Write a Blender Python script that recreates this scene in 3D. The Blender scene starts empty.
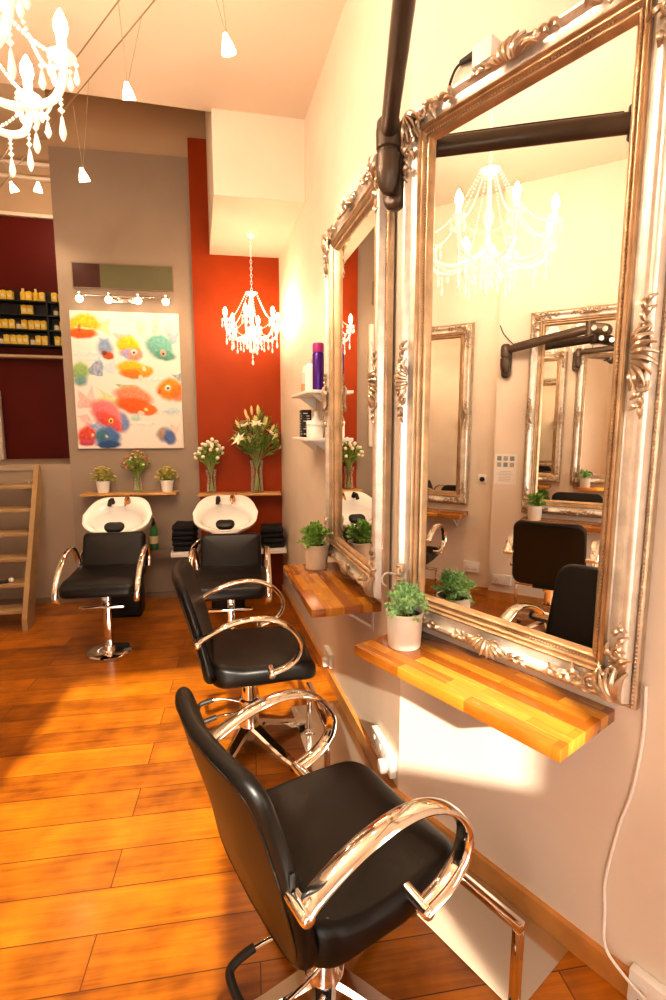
import bpy, bmesh, math, random
from mathutils import Vector, Matrix
R = math.radians
rnd = random.Random(7)
COL = bpy.context.scene.collection
scn = bpy.context.scene

# ------------------------------------------------------------------ materials
def new_mat(name):
    m = bpy.data.materials.new(name); m.use_nodes = True
    nt = m.node_tree
    b = nt.nodes['Principled BSDF']
    return m, nt, b
def mat(name, col, rough=0.5, metal=0.0, noise=0.0, nscale=8.0, bump=0.0, bscale=60.0, coat=0.0, emit=None, estr=0.0, trans=0.0, ior=1.45, alpha=1.0, spec=0.5):
    m, nt, b = new_mat(name)
    b.inputs['Base Color'].default_value = (*col, 1)
    b.inputs['Roughness'].default_value = rough
    b.inputs['Metallic'].default_value = metal
    b.inputs['Coat Weight'].default_value = coat
    b.inputs['Coat Roughness'].default_value = 0.1
    b.inputs['Transmission Weight'].default_value = trans
    b.inputs['IOR'].default_value = ior
    b.inputs['Specular IOR Level'].default_value = spec
    if emit:
        b.inputs['Emission Color'].default_value = (*emit, 1)
        b.inputs['Emission Strength'].default_value = estr
    tc = nt.nodes.new('ShaderNodeTexCoord')
    if noise > 0:
        n = nt.nodes.new('ShaderNodeTexNoise'); n.inputs['Scale'].default_value = nscale; n.inputs['Detail'].default_value = 6
        nt.links.new(tc.outputs['Object'], n.inputs['Vector'])
        r = nt.nodes.new('ShaderNodeValToRGB')
        r.color_ramp.elements[0].position = 0.3; r.color_ramp.elements[1].position = 0.7
        r.color_ramp.elements[0].color = (*[c * (1 - noise) for c in col], 1)
        r.color_ramp.elements[1].color = (*[min(1, c * (1 + noise)) for c in col], 1)
        nt.links.new(n.outputs['Fac'], r.inputs['Fac']); nt.links.new(r.outputs['Color'], b.inputs['Base Color'])
    if bump > 0:
        n2 = nt.nodes.new('ShaderNodeTexNoise'); n2.inputs['Scale'].default_value = bscale; n2.inputs['Detail'].default_value = 4
        nt.links.new(tc.outputs['Object'], n2.inputs['Vector'])
        bp = nt.nodes.new('ShaderNodeBump'); bp.inputs['Strength'].default_value = bump; bp.inputs['Distance'].default_value = 0.01
        nt.links.new(n2.outputs['Fac'], bp.inputs['Height']); nt.links.new(bp.outputs['Normal'], b.inputs['Normal'])
    return m

def plank_mat(name, dark, light, bw, rh, rot, rough, mortar=0.004, grain=(2.5, 45, 1), mcol=None, squash_var=0.5, bumpd=0.003, coat=0.0, mott=0.6):
    m, nt, b = new_mat(name); N = nt.nodes.new; L = nt.links.new
    tc = N('ShaderNodeTexCoord'); mp = N('ShaderNodeMapping'); mp.inputs['Rotation'].default_value = (0, 0, rot)
    L(tc.outputs['Object'], mp.inputs['Vector'])
    br = N('ShaderNodeTexBrick'); br.offset = 0.37; br.squash = 1
    br.inputs['Scale'].default_value = 1; br.inputs['Brick Width'].default_value = bw; br.inputs['Row Height'].default_value = rh
    br.inputs['Mortar Size'].default_value = mortar; br.inputs['Mortar Smooth'].default_value = 0.3
    br.inputs['Color1'].default_value = (0, 0, 0, 1); br.inputs['Color2'].default_value = (1, 1, 1, 1); br.inputs['Mortar'].default_value = (0.5, 0.5, 0.5, 1)
    L(mp.outputs['Vector'], br.inputs['Vector'])
    m2 = N('ShaderNodeMapping'); m2.inputs['Scale'].default_value = grain
    L(mp.outputs['Vector'], m2.inputs['Vector'])
    # shift the grain per plank
    ad = N('ShaderNodeVectorMath'); ad.operation = 'ADD'
    sc = N('ShaderNodeVectorMath'); sc.operation = 'SCALE'; sc.inputs['Scale'].default_value = 9.0
    L(br.outputs['Color'], sc.inputs[0]); L(m2.outputs['Vector'], ad.inputs[0]); L(sc.outputs['Vector'], ad.inputs[1])
    n1 = N('ShaderNodeTexNoise'); n1.inputs['Scale'].default_value = 1; n1.inputs['Detail'].default_value = 8; n1.inputs['Roughness'].default_value = 0.65; n1.inputs['Distortion'].default_value = 0.6
    L(ad.outputs['Vector'], n1.inputs['Vector'])
    n2 = N('ShaderNodeTexNoise'); n2.inputs['Scale'].default_value = 7; n2.inputs['Detail'].default_value = 3
    L(mp.outputs['Vector'], n2.inputs['Vector'])
    def mth(op, a, bb):
        k = N('ShaderNodeMath'); k.operation = op
        for i, v in enumerate((a, bb)):
            if isinstance(v, (int, float)): k.inputs[i].default_value = v
            else: L(v, k.inputs[i])
        return k.outputs[0]
    sep = N('ShaderNodeSeparateColor'); L(br.outputs['Color'], sep.inputs[0])
    f = mth('ADD', mth('MULTIPLY', n1.outputs['Fac'], 0.75), mth('MULTIPLY', n2.outputs['Fac'], mott))
    f = mth('ADD', f, mth('MULTIPLY', mth('SUBTRACT', sep.outputs[0], 0.5), squash_var))
    f = mth('SUBTRACT', f, 0.16)
    rp = N('ShaderNodeValToRGB')
    rp.color_ramp.elements[0].position = 0.15; rp.color_ramp.elements[0].color = (*dark, 1)
    rp.color_ramp.elements[1].position = 0.85; rp.color_ramp.elements[1].color = (*light, 1)
    L(f, rp.inputs['Fac'])
    mx = N('ShaderNodeMix'); mx.data_type = 'RGBA'
    L(br.outputs['Fac'], mx.inputs['Factor']); L(rp.outputs['Color'], mx.inputs['A'])
    mx.inputs['B'].default_value = (*(mcol or [c * 0.5 for c in dark]), 1)
    L(mx.outputs['Result'], b.inputs['Base Color'])
    rr = mth('ADD', mth('MULTIPLY', n1.outputs['Fac'], 0.15), rough - 0.07); L(rr, b.inputs['Roughness'])
    b.inputs['Coat Weight'].default_value = coat; b.inputs['Coat Roughness'].default_value = 0.12
    hh = mth('SUBTRACT', mth('MULTIPLY', n1.outputs['Fac'], 0.35), br.outputs['Fac'])
    bp = N('ShaderNodeBump'); bp.inputs['Strength'].default_value = 0.35; bp.inputs['Distance'].default_value = bumpd
    L(hh, bp.inputs['Height']); L(bp.outputs['Normal'], b.inputs['Normal'])
    return m

M = {}
M['cream'] = mat('cream_paint', (0.80, 0.705, 0.59), 0.75, noise=0.03, nscale=3, bump=0.06, bscale=25)
M['cream2'] = mat('cream_paint_textured', (0.80, 0.705, 0.58), 0.7, noise=0.04, nscale=4, bump=0.15, bscale=14)
M['ceil'] = mat('ceiling_paint', (0.80, 0.69, 0.56), 0.8, noise=0.02, nscale=2)
M['taupe'] = mat('taupe_paint', (0.335, 0.265, 0.20), 0.6, noise=0.05, nscale=3, bump=0.05, bscale=20)
M['taupe2'] = mat('light_taupe_paint', (0.40, 0.32, 0.235), 0.6, noise=0.05, nscale=3)
M['tan'] = mat('tan_paint', (0.52, 0.38, 0.24), 0.7, noise=0.03, nscale=3)
M['red'] = mat('red_paint', (0.30, 0.044, 0.003), 0.5, noise=0.12, nscale=2.5, bump=0.05, bscale=15, spec=0.2)
M['maroon'] = mat('maroon_paint', (0.12, 0.011, 0.004), 0.5, noise=0.08, nscale=2, spec=0.2)
M['olive'] = mat('olive_panel', (0.13, 0.125, 0.055), 0.35, noise=0.08, nscale=3)
M['trimwood'] = mat('trim_wood', (0.58, 0.27, 0.07), 0.35, noise=0.25, nscale=6)
M['floor'] = plank_mat('oak_floor', (0.11, 0.020, 0.002), (0.62, 0.215, 0.010), 1.35, 0.165, R(4), 0.30, mortar=0.0022, coat=0.08, mcol=(0.12, 0.032, 0.004), squash_var=0.30, mott=0.75)
M['butcher'] = plank_mat('butcher_block', (0.34, 0.11, 0.010), (0.76, 0.36, 0.045), 0.26, 0.042, 0, 0.25, mortar=0.0004, grain=(6, 60, 6), squash_var=0.75, bumpd=0.0005, coat=0.3, mott=0.25)
M['ledge'] = mat('ledge_wood', (0.62, 0.36, 0.13), 0.4, noise=0.2, nscale=10)
M['stair'] = mat('stair_wood', (0.40, 0.27, 0.13), 0.5, noise=0.12, nscale=7)
M['leather'] = mat('black_leather', (0.005, 0.0036, 0.0024), 0.38, bump=0.05, bscale=160, spec=0.45)
M['chrome'] = mat('chrome', (0.86, 0.84, 0.81), 0.07, 1.0)
M['steel'] = mat('polished_steel_plate', (0.78, 0.75, 0.70), 0.14, 1.0, bump=0.03, bscale=6)
M['silverleaf'] = mat('silver_champagne_leaf', (0.60, 0.50, 0.38), 0.30, 0.85, noise=0.22, nscale=14, bump=0.15, bscale=50)
M['silverpale'] = mat('pale_silver_leaf', (0.84, 0.80, 0.73), 0.34, 0.62, noise=0.15, nscale=18, bump=0.10, bscale=60)
M['gilt'] = mat('soft_gilt', (0.58, 0.43, 0.27), 0.34, 0.75, noise=0.2, nscale=16, bump=0.1, bscale=50)
M['mirror'] = mat('mirror_glass', (0.94, 0.94, 0.92), 0.0, 1.0)
M['white'] = mat('white_plastic', (0.85, 0.83, 0.78), 0.4)
M['whitegloss'] = mat('white_ceramic', (0.88, 0.87, 0.84), 0.12, coat=0.5)
M['potwhite'] = mat('white_pot', (0.82, 0.79, 0.73), 0.55, noise=0.05, nscale=20, bump=0.1, bscale=40)
M['potcream'] = mat('cream_pot', (0.74, 0.65, 0.50), 0.6, noise=0.06, nscale=20)
M['soil'] = mat('soil', (0.05, 0.03, 0.015), 0.9)
M['leafmint'] = mat('mint_leaf', (0.46, 0.74, 0.36), 0.5, noise=0.35, nscale=30)
M['leafgreen'] = mat('green_leaf', (0.22, 0.42, 0.07), 0.5, noise=0.35, nscale=25)
M['leafolive'] = mat('yellow_green_leaf', (0.42, 0.42, 0.09), 0.5, noise=0.35, nscale=25)
M['leafdark'] = mat('dark_leaf', (0.17, 0.28, 0.05), 0.45, noise=0.3, nscale=25)
M['stem'] = mat('stem_green', (0.36, 0.42, 0.14), 0.5)
M['petalw'] = mat('white_petal', (0.90, 0.84, 0.68), 0.5)
M['petalp'] = mat('pink_petal', (0.75, 0.25, 0.17), 0.5, noise=0.2, nscale=30)
M['budg'] = mat('lily_bud', (0.72, 0.68, 0.28), 0.5)
M['yellowc'] = mat('yellow_centre', (0.75, 0.45, 0.05), 0.6)
M['petaly'] = mat('cream_yellow_petal', (0.80, 0.66, 0.25), 0.5)
M['glass'] = mat('clear_glass', (0.97, 0.98, 0.96), 0.0, trans=1.0, ior=1.08)
M['crystal'] = mat('crystal_beads_glow', (0.95, 0.92, 0.86), 0.08, trans=0.35, ior=1.5, emit=(1, 0.86, 0.66), estr=0.35)  # faint emission imitates bulb light caught in the crystals
M['crystalarm'] = mat('clear_acrylic_glow', (0.95, 0.93, 0.88), 0.10, trans=0.25, ior=1.5, emit=(1, 0.88, 0.70), estr=0.30)  # emission put in for the shine the bulbs give arms and column
M['flame'] = mat('candle_bulb', (1, 0.95, 0.85), 0.3, emit=(1, 0.77, 0.57), estr=410)
M['flame2'] = mat('small_candle_bulb', (1, 0.95, 0.85), 0.3, emit=(1, 0.72, 0.46), estr=250)
M['candle'] = mat('candle_sleeve', (0.95, 0.92, 0.85), 0.4, emit=(1, 0.85, 0.62), estr=1.6)  # sleeve is no lamp; its emission imitates the glare of the bulb
M['spotglow'] = mat('spot_bulb', (1, 0.95, 0.85), 0.3, emit=(1, 0.80, 0.55), estr=30)
M['barglow'] = mat('bar_bulb', (1, 0.95, 0.85), 0.3, emit=(1, 0.80, 0.55), estr=13)
M['frost'] = mat('frosted_shade', (0.95, 0.92, 0.86), 0.3, trans=0.3, emit=(1, 0.84, 0.62), estr=5.0)  # shade emits by itself, standing in for the bulb shining through
M['wire'] = mat('steel_wire', (0.42, 0.33, 0.22), 0.4, 0.6)
M['gun'] = mat('gunmetal_paint', (0.105, 0.075, 0.052), 0.34, 0.35, noise=0.15, nscale=9)
M['gun2'] = mat('dark_rubber', (0.022, 0.017, 0.014), 0.5)
M['blackp'] = mat('black_plastic', (0.012, 0.012, 0.012), 0.4)
M['blackcloth'] = mat('black_towelling', (0.014, 0.012, 0.013), 0.9, bump=0.5, bscale=220)
M['brass'] = mat('warm_metal', (0.62, 0.40, 0.22), 0.2, 1.0)
M['yellow'] = mat('yellow_plastic', (0.85, 0.60, 0.05), 0.4, noise=0.1, nscale=30)
M['yellowpale'] = mat('pale_label', (0.75, 0.70, 0.45), 0.5)
M['brownlid'] = mat('brown_lid', (0.10, 0.05, 0.03), 0.4)
M['purple'] = mat('purple_can', (0.085, 0.020, 0.24), 0.22, 0.35)
M['purplelid'] = mat('magenta_lid', (0.36, 0.03, 0.20), 0.3)
M['orangelabel'] = mat('orange_label', (0.75, 0.25, 0.10), 0.5)
M['greyplastic'] = mat('grey_plastic', (0.55, 0.50, 0.46), 0.4)
M['green'] = mat('green_bottle', (0.05, 0.22, 0.07), 0.3)
M['paper'] = mat('paper', (0.85, 0.82, 0.76), 0.7)
M['inkgrey'] = mat('ink_grey', (0.45, 0.42, 0.38), 0.7)
M['inkblue'] = mat('ink_photo', (0.25, 0.32, 0.36), 0.7)
M['pipebox'] = mat('pipe_ledge_paint', (0.25, 0.18, 0.13), 0.5)

def thin_glass(name):
    m, nt, b = new_mat(name); N = nt.nodes.new
    out = nt.nodes['Material Output']; tr = N('ShaderNodeBsdfTransparent'); tr.inputs['Color'].default_value = (0.96, 0.98, 0.95, 1)
    b.inputs['Base Color'].default_value = (0.85, 0.9, 0.85, 1); b.inputs['Roughness'].default_value = 0.04; b.inputs['Metallic'].default_value = 0.0
    lw = N('ShaderNodeLayerWeight'); lw.inputs['Blend'].default_value = 0.35
    mx = N('ShaderNodeMixShader'); nt.links.new(lw.outputs['Facing'], mx.inputs[0]); nt.links.new(tr.outputs[0], mx.inputs[1]); nt.links.new(b.outputs[0], mx.inputs[2])
    mm = N('ShaderNodeMath'); mm.operation = 'MULTIPLY'; mm.inputs[1].default_value = 0.55; nt.links.new(lw.outputs['Facing'], mm.inputs[0]); nt.links.new(mm.outputs[0], mx.inputs[0])
    nt.links.new(mx.outputs[0], out.inputs['Surface'])
    return m
M['glass'] = thin_glass('clear_glass')

# ------------------------------------------------------------------ mesh builder
class MB:
    def __init__(s): s.v = []; s.f = []; s.m = []; s.mi = 0
    def add(s, vs, fs, T=None):
        o = len(s.v)
        for p in vs:
            p = Vector(p); s.v.append(T @ p if T else p)
        for f in fs: s.f.append([i + o for i in f]); s.m.append(s.mi)
        return s
    def bmesh(s, bm, T=None):
        bm.verts.ensure_lookup_table()
        for i, v in enumerate(bm.verts): v.index = i
        s.add([v.co.copy() for v in bm.verts], [[v.index for v in f.verts] for f in bm.faces], T); bm.free(); return s
    def box(s, c, d, bev=0.0, rot=None, seg=2):
        bm = bmesh.new(); bmesh.ops.create_cube(bm, size=1)
        bmesh.ops.scale(bm, vec=d, verts=bm.verts)
        if bev > 0: bmesh.ops.bevel(bm, geom=bm.edges[:], offset=min(bev, min(d) * 0.49), segments=seg, affect='EDGES', profile=0.5)
        T = Matrix.Translation(c)
        if rot: T = T @ rot
        return s.bmesh(bm, T)
    def prism(s, poly, z0, z1, T=None):
        n = len(poly)
        vs = [(x, y, z0) for x, y in poly] + [(x, y, z1) for x, y in poly]
        fs = [list(range(n))[::-1], list(range(n, 2 * n))] + [[i, (i + 1) % n, n + (i + 1) % n, n + i] for i in range(n)]
        return s.add(vs, fs, T)
    def ball(s, c, r, sub=1, sc=(1, 1, 1), rot=None):
        bm = bmesh.new(); bmesh.ops.create_icosphere(bm, subdivisions=sub, radius=r)
        bmesh.ops.scale(bm, vec=sc, verts=bm.verts)
        T = Matrix.Translation(c)
        if rot: T = T @ rot
        return s.bmesh(bm, T)
    def lathe(s, prof, seg=24, T=None, caps=True):
        vs = []; fs = []; n = len(prof)
        for k in range(seg):
            a = 2 * math.pi * k / seg
            for r, z in prof: vs.append((r * math.cos(a), r * math.sin(a), z))
        for k in range(seg):
            k2 = (k + 1) % seg
            for i in range(n - 1): fs.append([k * n + i, k2 * n + i, k2 * n + i + 1, k * n + i + 1])
        if caps:
            fs.append([k * n for k in range(seg)][::-1]); fs.append([k * n + n - 1 for k in range(seg)])
        return s.add(vs, fs, T)
    def tube(s, pts, r, seg=10, closed=False, flat=1.0, up=None, caps=True, T=None):
        pts = [Vector(p) for p in pts]; n = len(pts)
        rs = r if isinstance(r, (list, tuple)) else [r] * n
        vs = []; prev = None
        for i, p in enumerate(pts):
            if closed: t = pts[(i + 1) % n] - pts[i - 1]
            else: t = pts[min(i + 1, n - 1)] - pts[max(i - 1, 0)]
            if t.length < 1e-9: t = Vector((0, 0, 1))
            t.normalize()
            u = Vector(up) if up else (prev if prev is not None else (Vector((0, 0, 1)) if abs(t.z) < 0.9 else Vector((1, 0, 0))))
            u = u - t * u.dot(t)
            if u.length < 1e-6: u = Vector((1, 0, 0)) - t * t.x
            u.normalize(); prev = u; w = t.cross(u)
            for k in range(seg):
                a = 2 * math.pi * k / seg
                vs.append(p + u * (math.cos(a) * rs[i]) + w * (math.sin(a) * rs[i] * flat))
        fs = []
        for i in range(n if closed else n - 1):
            j = (i + 1) % n
            for k in range(seg):
                k2 = (k + 1) % seg; fs.append([i * seg + k, i * seg + k2, j * seg + k2, j * seg + k])
        if not closed and caps: fs.append(list(range(seg))[::-1]); fs.append([(n - 1) * seg + k for k in range(seg)])
        return s.add(vs, fs, T)
    def cushion(s, W, H, T_, Rc, r, crown=0.0, warp=None, nu=10, rings=8, arc=6):
        # rounded slab W (u) x H (v) x T (w), corner radius Rc, edge rounding r; warp maps (u,v,w) to a point
        def outline(ins):
            pts = []; rc = max(Rc - ins, 0.002); a_, b_ = W / 2 - ins, H / 2 - ins
            for q, (sx, sy) in enumerate(((1, 1), (-1, 1), (-1, -1), (1, -1))):
                for k in range(7):
                    an = q * math.pi / 2 + k * math.pi / 12
                    pts.append((sx * (a_ - rc) + rc * math.cos(an), sy * (b_ - rc) + rc * math.sin(an)))
                a0 = pts[-1]
                nx = ((-1, 1), (-1, -1), (1, -1), (1, 1))[q]
                b0 = ((nx[0] * (a_ - rc) + (0 if q % 2 == 0 else nx[0] * rc)), (nx[1] * (b_ - rc) + (nx[1] * rc if q % 2 == 0 else 0)))
                for k in range(1, nu): pts.append((a0[0] + (b0[0] - a0[0]) * k / nu, a0[1] + (b0[1] - a0[1]) * k / nu))
            return pts
        base = outline(r); n = len(base); loops = []
        for k in range(1, rings + 1):
            f = k / rings; loops.append([(x * f, y * f, -T_ / 2 - crown * (1 - f ** 2.5)) for x, y in base])
        for k in range(1, arc * 2):
            th = -math.pi / 2 + math.pi * k / (arc * 2)
            o = outline(r * (1 - math.cos(th))); z = (T_ / 2 - r) * (1 if th > 0 else -1 if th < 0 else 0) + r * math.sin(th)
            loops.append([(x, y, z) for x, y in o])
        for k in range(rings, 0, -1):
            f = k / rings; loops.append([(x * f, y * f, T_ / 2 + crown * (1 - f ** 2.5)) for x, y in base])
        vs = [(0, 0, -T_ / 2 - crown)]
        for lp in loops: vs += lp
        vs.append((0, 0, T_ / 2 + crown))
        fs = [[0, 1 + (k + 1) % n, 1 + k] for k in range(n)]
        for i in range(len(loops) - 1):
            for k in range(n):
                k2 = (k + 1) % n; a = 1 + i * n; b2 = 1 + (i + 1) * n
                fs.append([a + k, a + k2, b2 + k2, b2 + k])
        last = len(vs) - 1; a = 1 + (len(loops) - 1) * n
        fs += [[last, a + k, a + (k + 1) % n] for k in range(n)]
        if warp: vs = [warp(*p) for p in vs]
        return s.add(vs, fs)
    def leaf(s, p, d, ln, w, up=None, bend=0.15):
        p = Vector(p); d = Vector(d).normalized()
        u = Vector(up) if up else Vector((rnd.uniform(-1, 1), rnd.uniform(-1, 1), rnd.uniform(-1, 1)))
        sd = d.cross(u)
        if sd.length < 1e-4: sd = d.cross(Vector((1, 0, 0.3)))
        sd.normalize(); nn = sd.cross(d)
        a = p; m1 = p + d * ln * 0.45; t = p + d * ln - nn * ln * bend
        return s.add([a, m1 + sd * w / 2 + nn * w * 0.15, m1, m1 - sd * w / 2 + nn * w * 0.15, t], [[0, 1, 2], [0, 2, 3], [1, 4, 2], [2, 4, 3]])
    def build(s, name, mats, parent=None, smooth=True, angle=40, recalc=True):
        me = bpy.data.meshes.new(name)
        me.from_pydata([tuple(v) for v in s.v], [], s.f)
        for m in (mats if isinstance(mats, (list, tuple)) else [mats]): me.materials.append(M[m] if isinstance(m, str) else m)
        me.polygons.foreach_set('material_index', s.m)
        if recalc:
            bm = bmesh.new(); bm.from_mesh(me); bmesh.ops.recalc_face_normals(bm, faces=bm.faces); bm.to_mesh(me); bm.free()
        if smooth:
            me.polygons.foreach_set('use_smooth', [True] * len(me.polygons))
            try: me.set_sharp_from_angle(angle=R(angle))
            except Exception: pass
        me.update()
        o = bpy.data.objects.new(name, me); COL.objects.link(o)
        if parent: o.parent = parent
        return o

def thing(name, label, cat, loc=(0, 0, 0), rz=0.0, group=None):
    o = bpy.data.objects.new(name, None); COL.objects.link(o)
    o.empty_display_size = 0.1
    o.location = loc; o.rotation_euler = (0, 0, rz); o['label'] = label; o['category'] = cat
    if group: o['group'] = group
    return o
def tag(o, label, cat, group=None, loc=None, rz=None):
    o['label'] = label; o['category'] = cat
    if group: o['group'] = group
    if loc is not None: o.location = loc
    if rz is not None: o.rotation_euler = (0, 0, rz)
    return o
def struct(o): o['kind'] = 'structure'; return o
def kids(o): return [c for c in bpy.data.objects if c.parent == o]
def copy_tree(o, parent=None, label=None, loc=None, rz=None):
    c = o.copy(); COL.objects.link(c); c.parent = parent
    if label: c['label'] = label
    if loc is not None: c.location = loc
    if rz is not None: c.rotation_euler = (0, 0, rz)
    for ch in kids(o): copy_tree(ch, c)
    return c
def smooth_path(pts, n=8, closed=False):
    P = [Vector(p) for p in pts]; out = []; N = len(P)
    rng = N if closed else N - 1
    for i in range(rng):
        if closed: p0, p1, p2, p3 = P[i - 1], P[i], P[(i + 1) % N], P[(i + 2) % N]
        else: p0, p1, p2, p3 = P[max(i - 1, 0)], P[i], P[i + 1], P[min(i + 2, N - 1)]
        for k in range(n):
            t = k / n
            out.append(0.5 * ((2 * p1) + (p2 - p0) * t + (2 * p0 - 5 * p1 + 4 * p2 - p3) * t * t + (3 * p1 - p0 - 3 * p2 + p3) * t ** 3))
    if not closed: out.append(P[-1])
    return out

# ------------------------------------------------------------------ room geometry (metres)
CEIL = 3.57
d2 = Vector((math.sin(R(-24.7)), math.cos(R(-24.7)), 0)); n2 = Vector((d2.y, -d2.x, 0))   # near right wall: along / outward normal
NEARC = 1.4012
def near(t, z=0, off=0.0): p = n2 * (NEARC - off) + d2 * t; return Vector((p.x, p.y, z))
TH_NEAR = R(114.7)
CORN = Vector((0.7065, 1.8150, 0))
R0 = Vector((0.628, 4.79, 0)); dF = (R0 - CORN).normalized(); nF = Vector((dF.y, -dF.x, 0))
def far(s, z=0, off=0.0): p = CORN + dF * s - nF * off; return Vector((p.x, p.y, z))
TH_FAR = math.atan2(dF.y, dF.x)
def back(X, z=0, off=0.0): return Vector((X - 0.0698 * off, 4.825 - 0.0703 * X - 0.9976 * off, z))
TH_BACK = R(176.0)
AL = R(3.4); LC = 1.98; dL = Vector((-math.sin(AL), math.cos(AL), 0)); nL = Vector((math.cos(AL), math.sin(AL), 0))
def left_n(Y, z=0, off=0.0): p = Vector((-2.2, 1.40, 0)) + dL * ((Y - 1.40) / dL.y) + nL * off; return Vector((p.x, p.y, z))
def left_f(Y, z=0, off=0.0): p = left_n(Y, z, off - 0.07); return p
TH_LEFT = R(-90) + AL

def wall(name, p, q, z0, z1, th, m, side):
    # slab from p to q; th thick towards side (a horizontal vector)
    p, q, sd = Vector((p[0], p[1], 0)), Vector((q[0], q[1], 0)), Vector(side).normalized() * th
    b = MB(); b.prism([(p.x, p.y), (q.x, q.y), ((q + sd).x, (q + sd).y), ((p + sd).x, (p + sd).y)], z0, z1)
    return struct(b.build(name, m, smooth=False))

fl = MB(); fl.box((0, 1.8, -0.05), (5.4, 7.0, 0.1)); struct(fl.build('floor', 'floor', smooth=False))
NE = near(-1.86)   # near wall runs past the camera
wall('wall_right_near', CORN, NE, 0, CEIL + 0.02, 0.12, 'cream', n2)
wall('wall_right_far', far(0), far(3.3), 0, 4.4, 0.12, 'cream2', nF)
wall('wall_left_near', left_n(-1.3), left_n(LC), 0, CEIL + 0.02, 0.25, 'cream', -nL)
wall('wall_left_far', left_f(LC), left_f(6.2), 0, 4.4, 0.15, 'cream2', -nL)
# front wall behind the camera with the shop window opening
b = MB(); YF = -1.25
for x0, x1, z0, z1 in ((-2.15, -1.22, 0, CEIL), (0.76, 1.75, 0, CEIL), (-1.22, 0.76, 0, 0.06), (-1.22, 0.76, 2.17, CEIL), (-0.22, 0.76, 0.06, 1.62)):  # opening shaped for the sun patches; low right part closed to block sun
    b.box(((x0 + x1) / 2, YF - 0.06, (z0 + z1) / 2), (x1 - x0, 0.12, z1 - z0))
struct(b.build('wall_front', 'cream', smooth=False))
b = MB(); b.box((0, 1.155, (CEIL + 4.5) / 2), (5.2, 5.01, 4.5 - CEIL)); struct(b.build('ceiling', 'ceil', smooth=False))
b = MB(); b.box((-1.1, 4.95, 4.45), (4.2, 2.6, 0.1)); struct(b.build('ceiling_void', 'tan', smooth=False))
# back wall: grey lower, tan upper, red panel
BL, BR = back(-1.22), back(0.75)
nbk = (0.0698, 0.9976, 0)
wall('wall_back', BL, BR, 0, 3.84, 0.1, 'taupe', nbk)
wall('wall_back_upper', back(-1.22, 0, -0.012), back(0.75, 0, -0.012), 3.84, 4.42, 0.1, 'tan', nbk)
wall('wall_back_red', back(-0.118, 0, 0.03), back(0.70, 0, 0.03), 0, 3.98, 0.03, 'red', nbk)
wall('wall_back_lower', back(-2.66, 0, -0.03), back(-1.22, 0, -0.03), 0, 1.20, 0.07, 'taupe2', nbk)
# alcove beyond the stairs
b = MB(); b.box((-1.86, 5.55, 1.225), (1.72, 1.2, 0.05)); struct(b.build('floor_alcove', 'taupe2', smooth=False))
wall('wall_alcove_back', (-2.95, 6.0), (-0.8, 6.0), 1.2, 3.66, 0.1, 'maroon', (0, 1, 0))
wall('wall_alcove_upper', (-2.95, 6.01), (-0.8, 6.01), 3.66, 4.42, 0.1, 'tan', (0, 1, 0))
wall('wall_alcove_right', (-1.0, 5.02), (-1.0, 6.0), 1.2, 4.42, 0.1, 'maroon', (1, 0, 0))
for k, (z, h) in enumerate(((3.67, 0.035), (4.02, 0.03), (4.15, 0.03))):
    b = MB(); b.box((-1.66, 5.975, z), (1.3, 0.045, h), 0.004); struct(b.build('trim_%d' % (k + 1), 'ceil'))
b = MB(); b.box((-2.12, 5.93, 1.60), (0.07, 0.07, 0.70), 0.005); struct(b.build('trim_4', 'ceil'))
# bulkhead above the red corner
b = MB(); b.prism([(0.064, 3.62), (0.70, 3.60), (0.70, 4.80), (0.032, 4.82)], 3.06, 4.42); struct(b.build('trim_5', 'cream', smooth=False))
# skirting
def skirting(name, p, q, sd, h=0.075, th=0.02, m='trimwood'):
    return wall(name, p, q, 0, h, th, m, sd)
skirting('baseboard_right_near', near(1.395, 0), near(-1.8, 0), -n2)
skirting('baseboard_right_far', far(0.02), far(2.95), -nF)
skirting('baseboard_left_near', left_n(-1.2), left_n(LC), nL)
skirting('baseboard_left_far', left_f(LC), left_f(4.7), nL)
skirting('baseboard_back', back(-2.0), back(-0.13), (-0.07, -1, 0), 0.05, 0.015, 'pipebox')
# boxed pipe ledge behind the basins
b = MB(); b.prism([tuple(back(x, 0, o)[:2]) for x, o in ((-0.70, 0.0), (-0.70, 0.10), (0.62, 0.10), (0.62, 0.0))], 0.40, 0.47); struct(b.build('trim_6', 'pipebox', smooth=False))
# narrow two-tone window above the picture light
b = MB(); b.mi = 0; b.box((0, 0.006, 0), (0.815, 0.012, 0.20)); struct(b.build('window_1', 'olive'))
w1 = bpy.data.objects['window_1']; w1.location = back(-0.69, 2.845, 0.001); w1.rotation_euler = (0, 0, TH_BACK)
b = MB(); b.box((0.297, 0.0085, 0), (0.22, 0.008, 0.196)); o = b.build('window_pane', mat('dark_maroon_pane', (0.05, 0.008, 0.004), 0.3), w1)
b = MB()
for z in (-0.1, 0.1): b.box((0, 0.009, z), (0.825, 0.016, 0.008))
for x in (-0.408, 0.408): b.box((x, 0.009, 0), (0.008, 0.016, 0.2))
b.build('window_frame', 'pipebox', w1)

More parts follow.
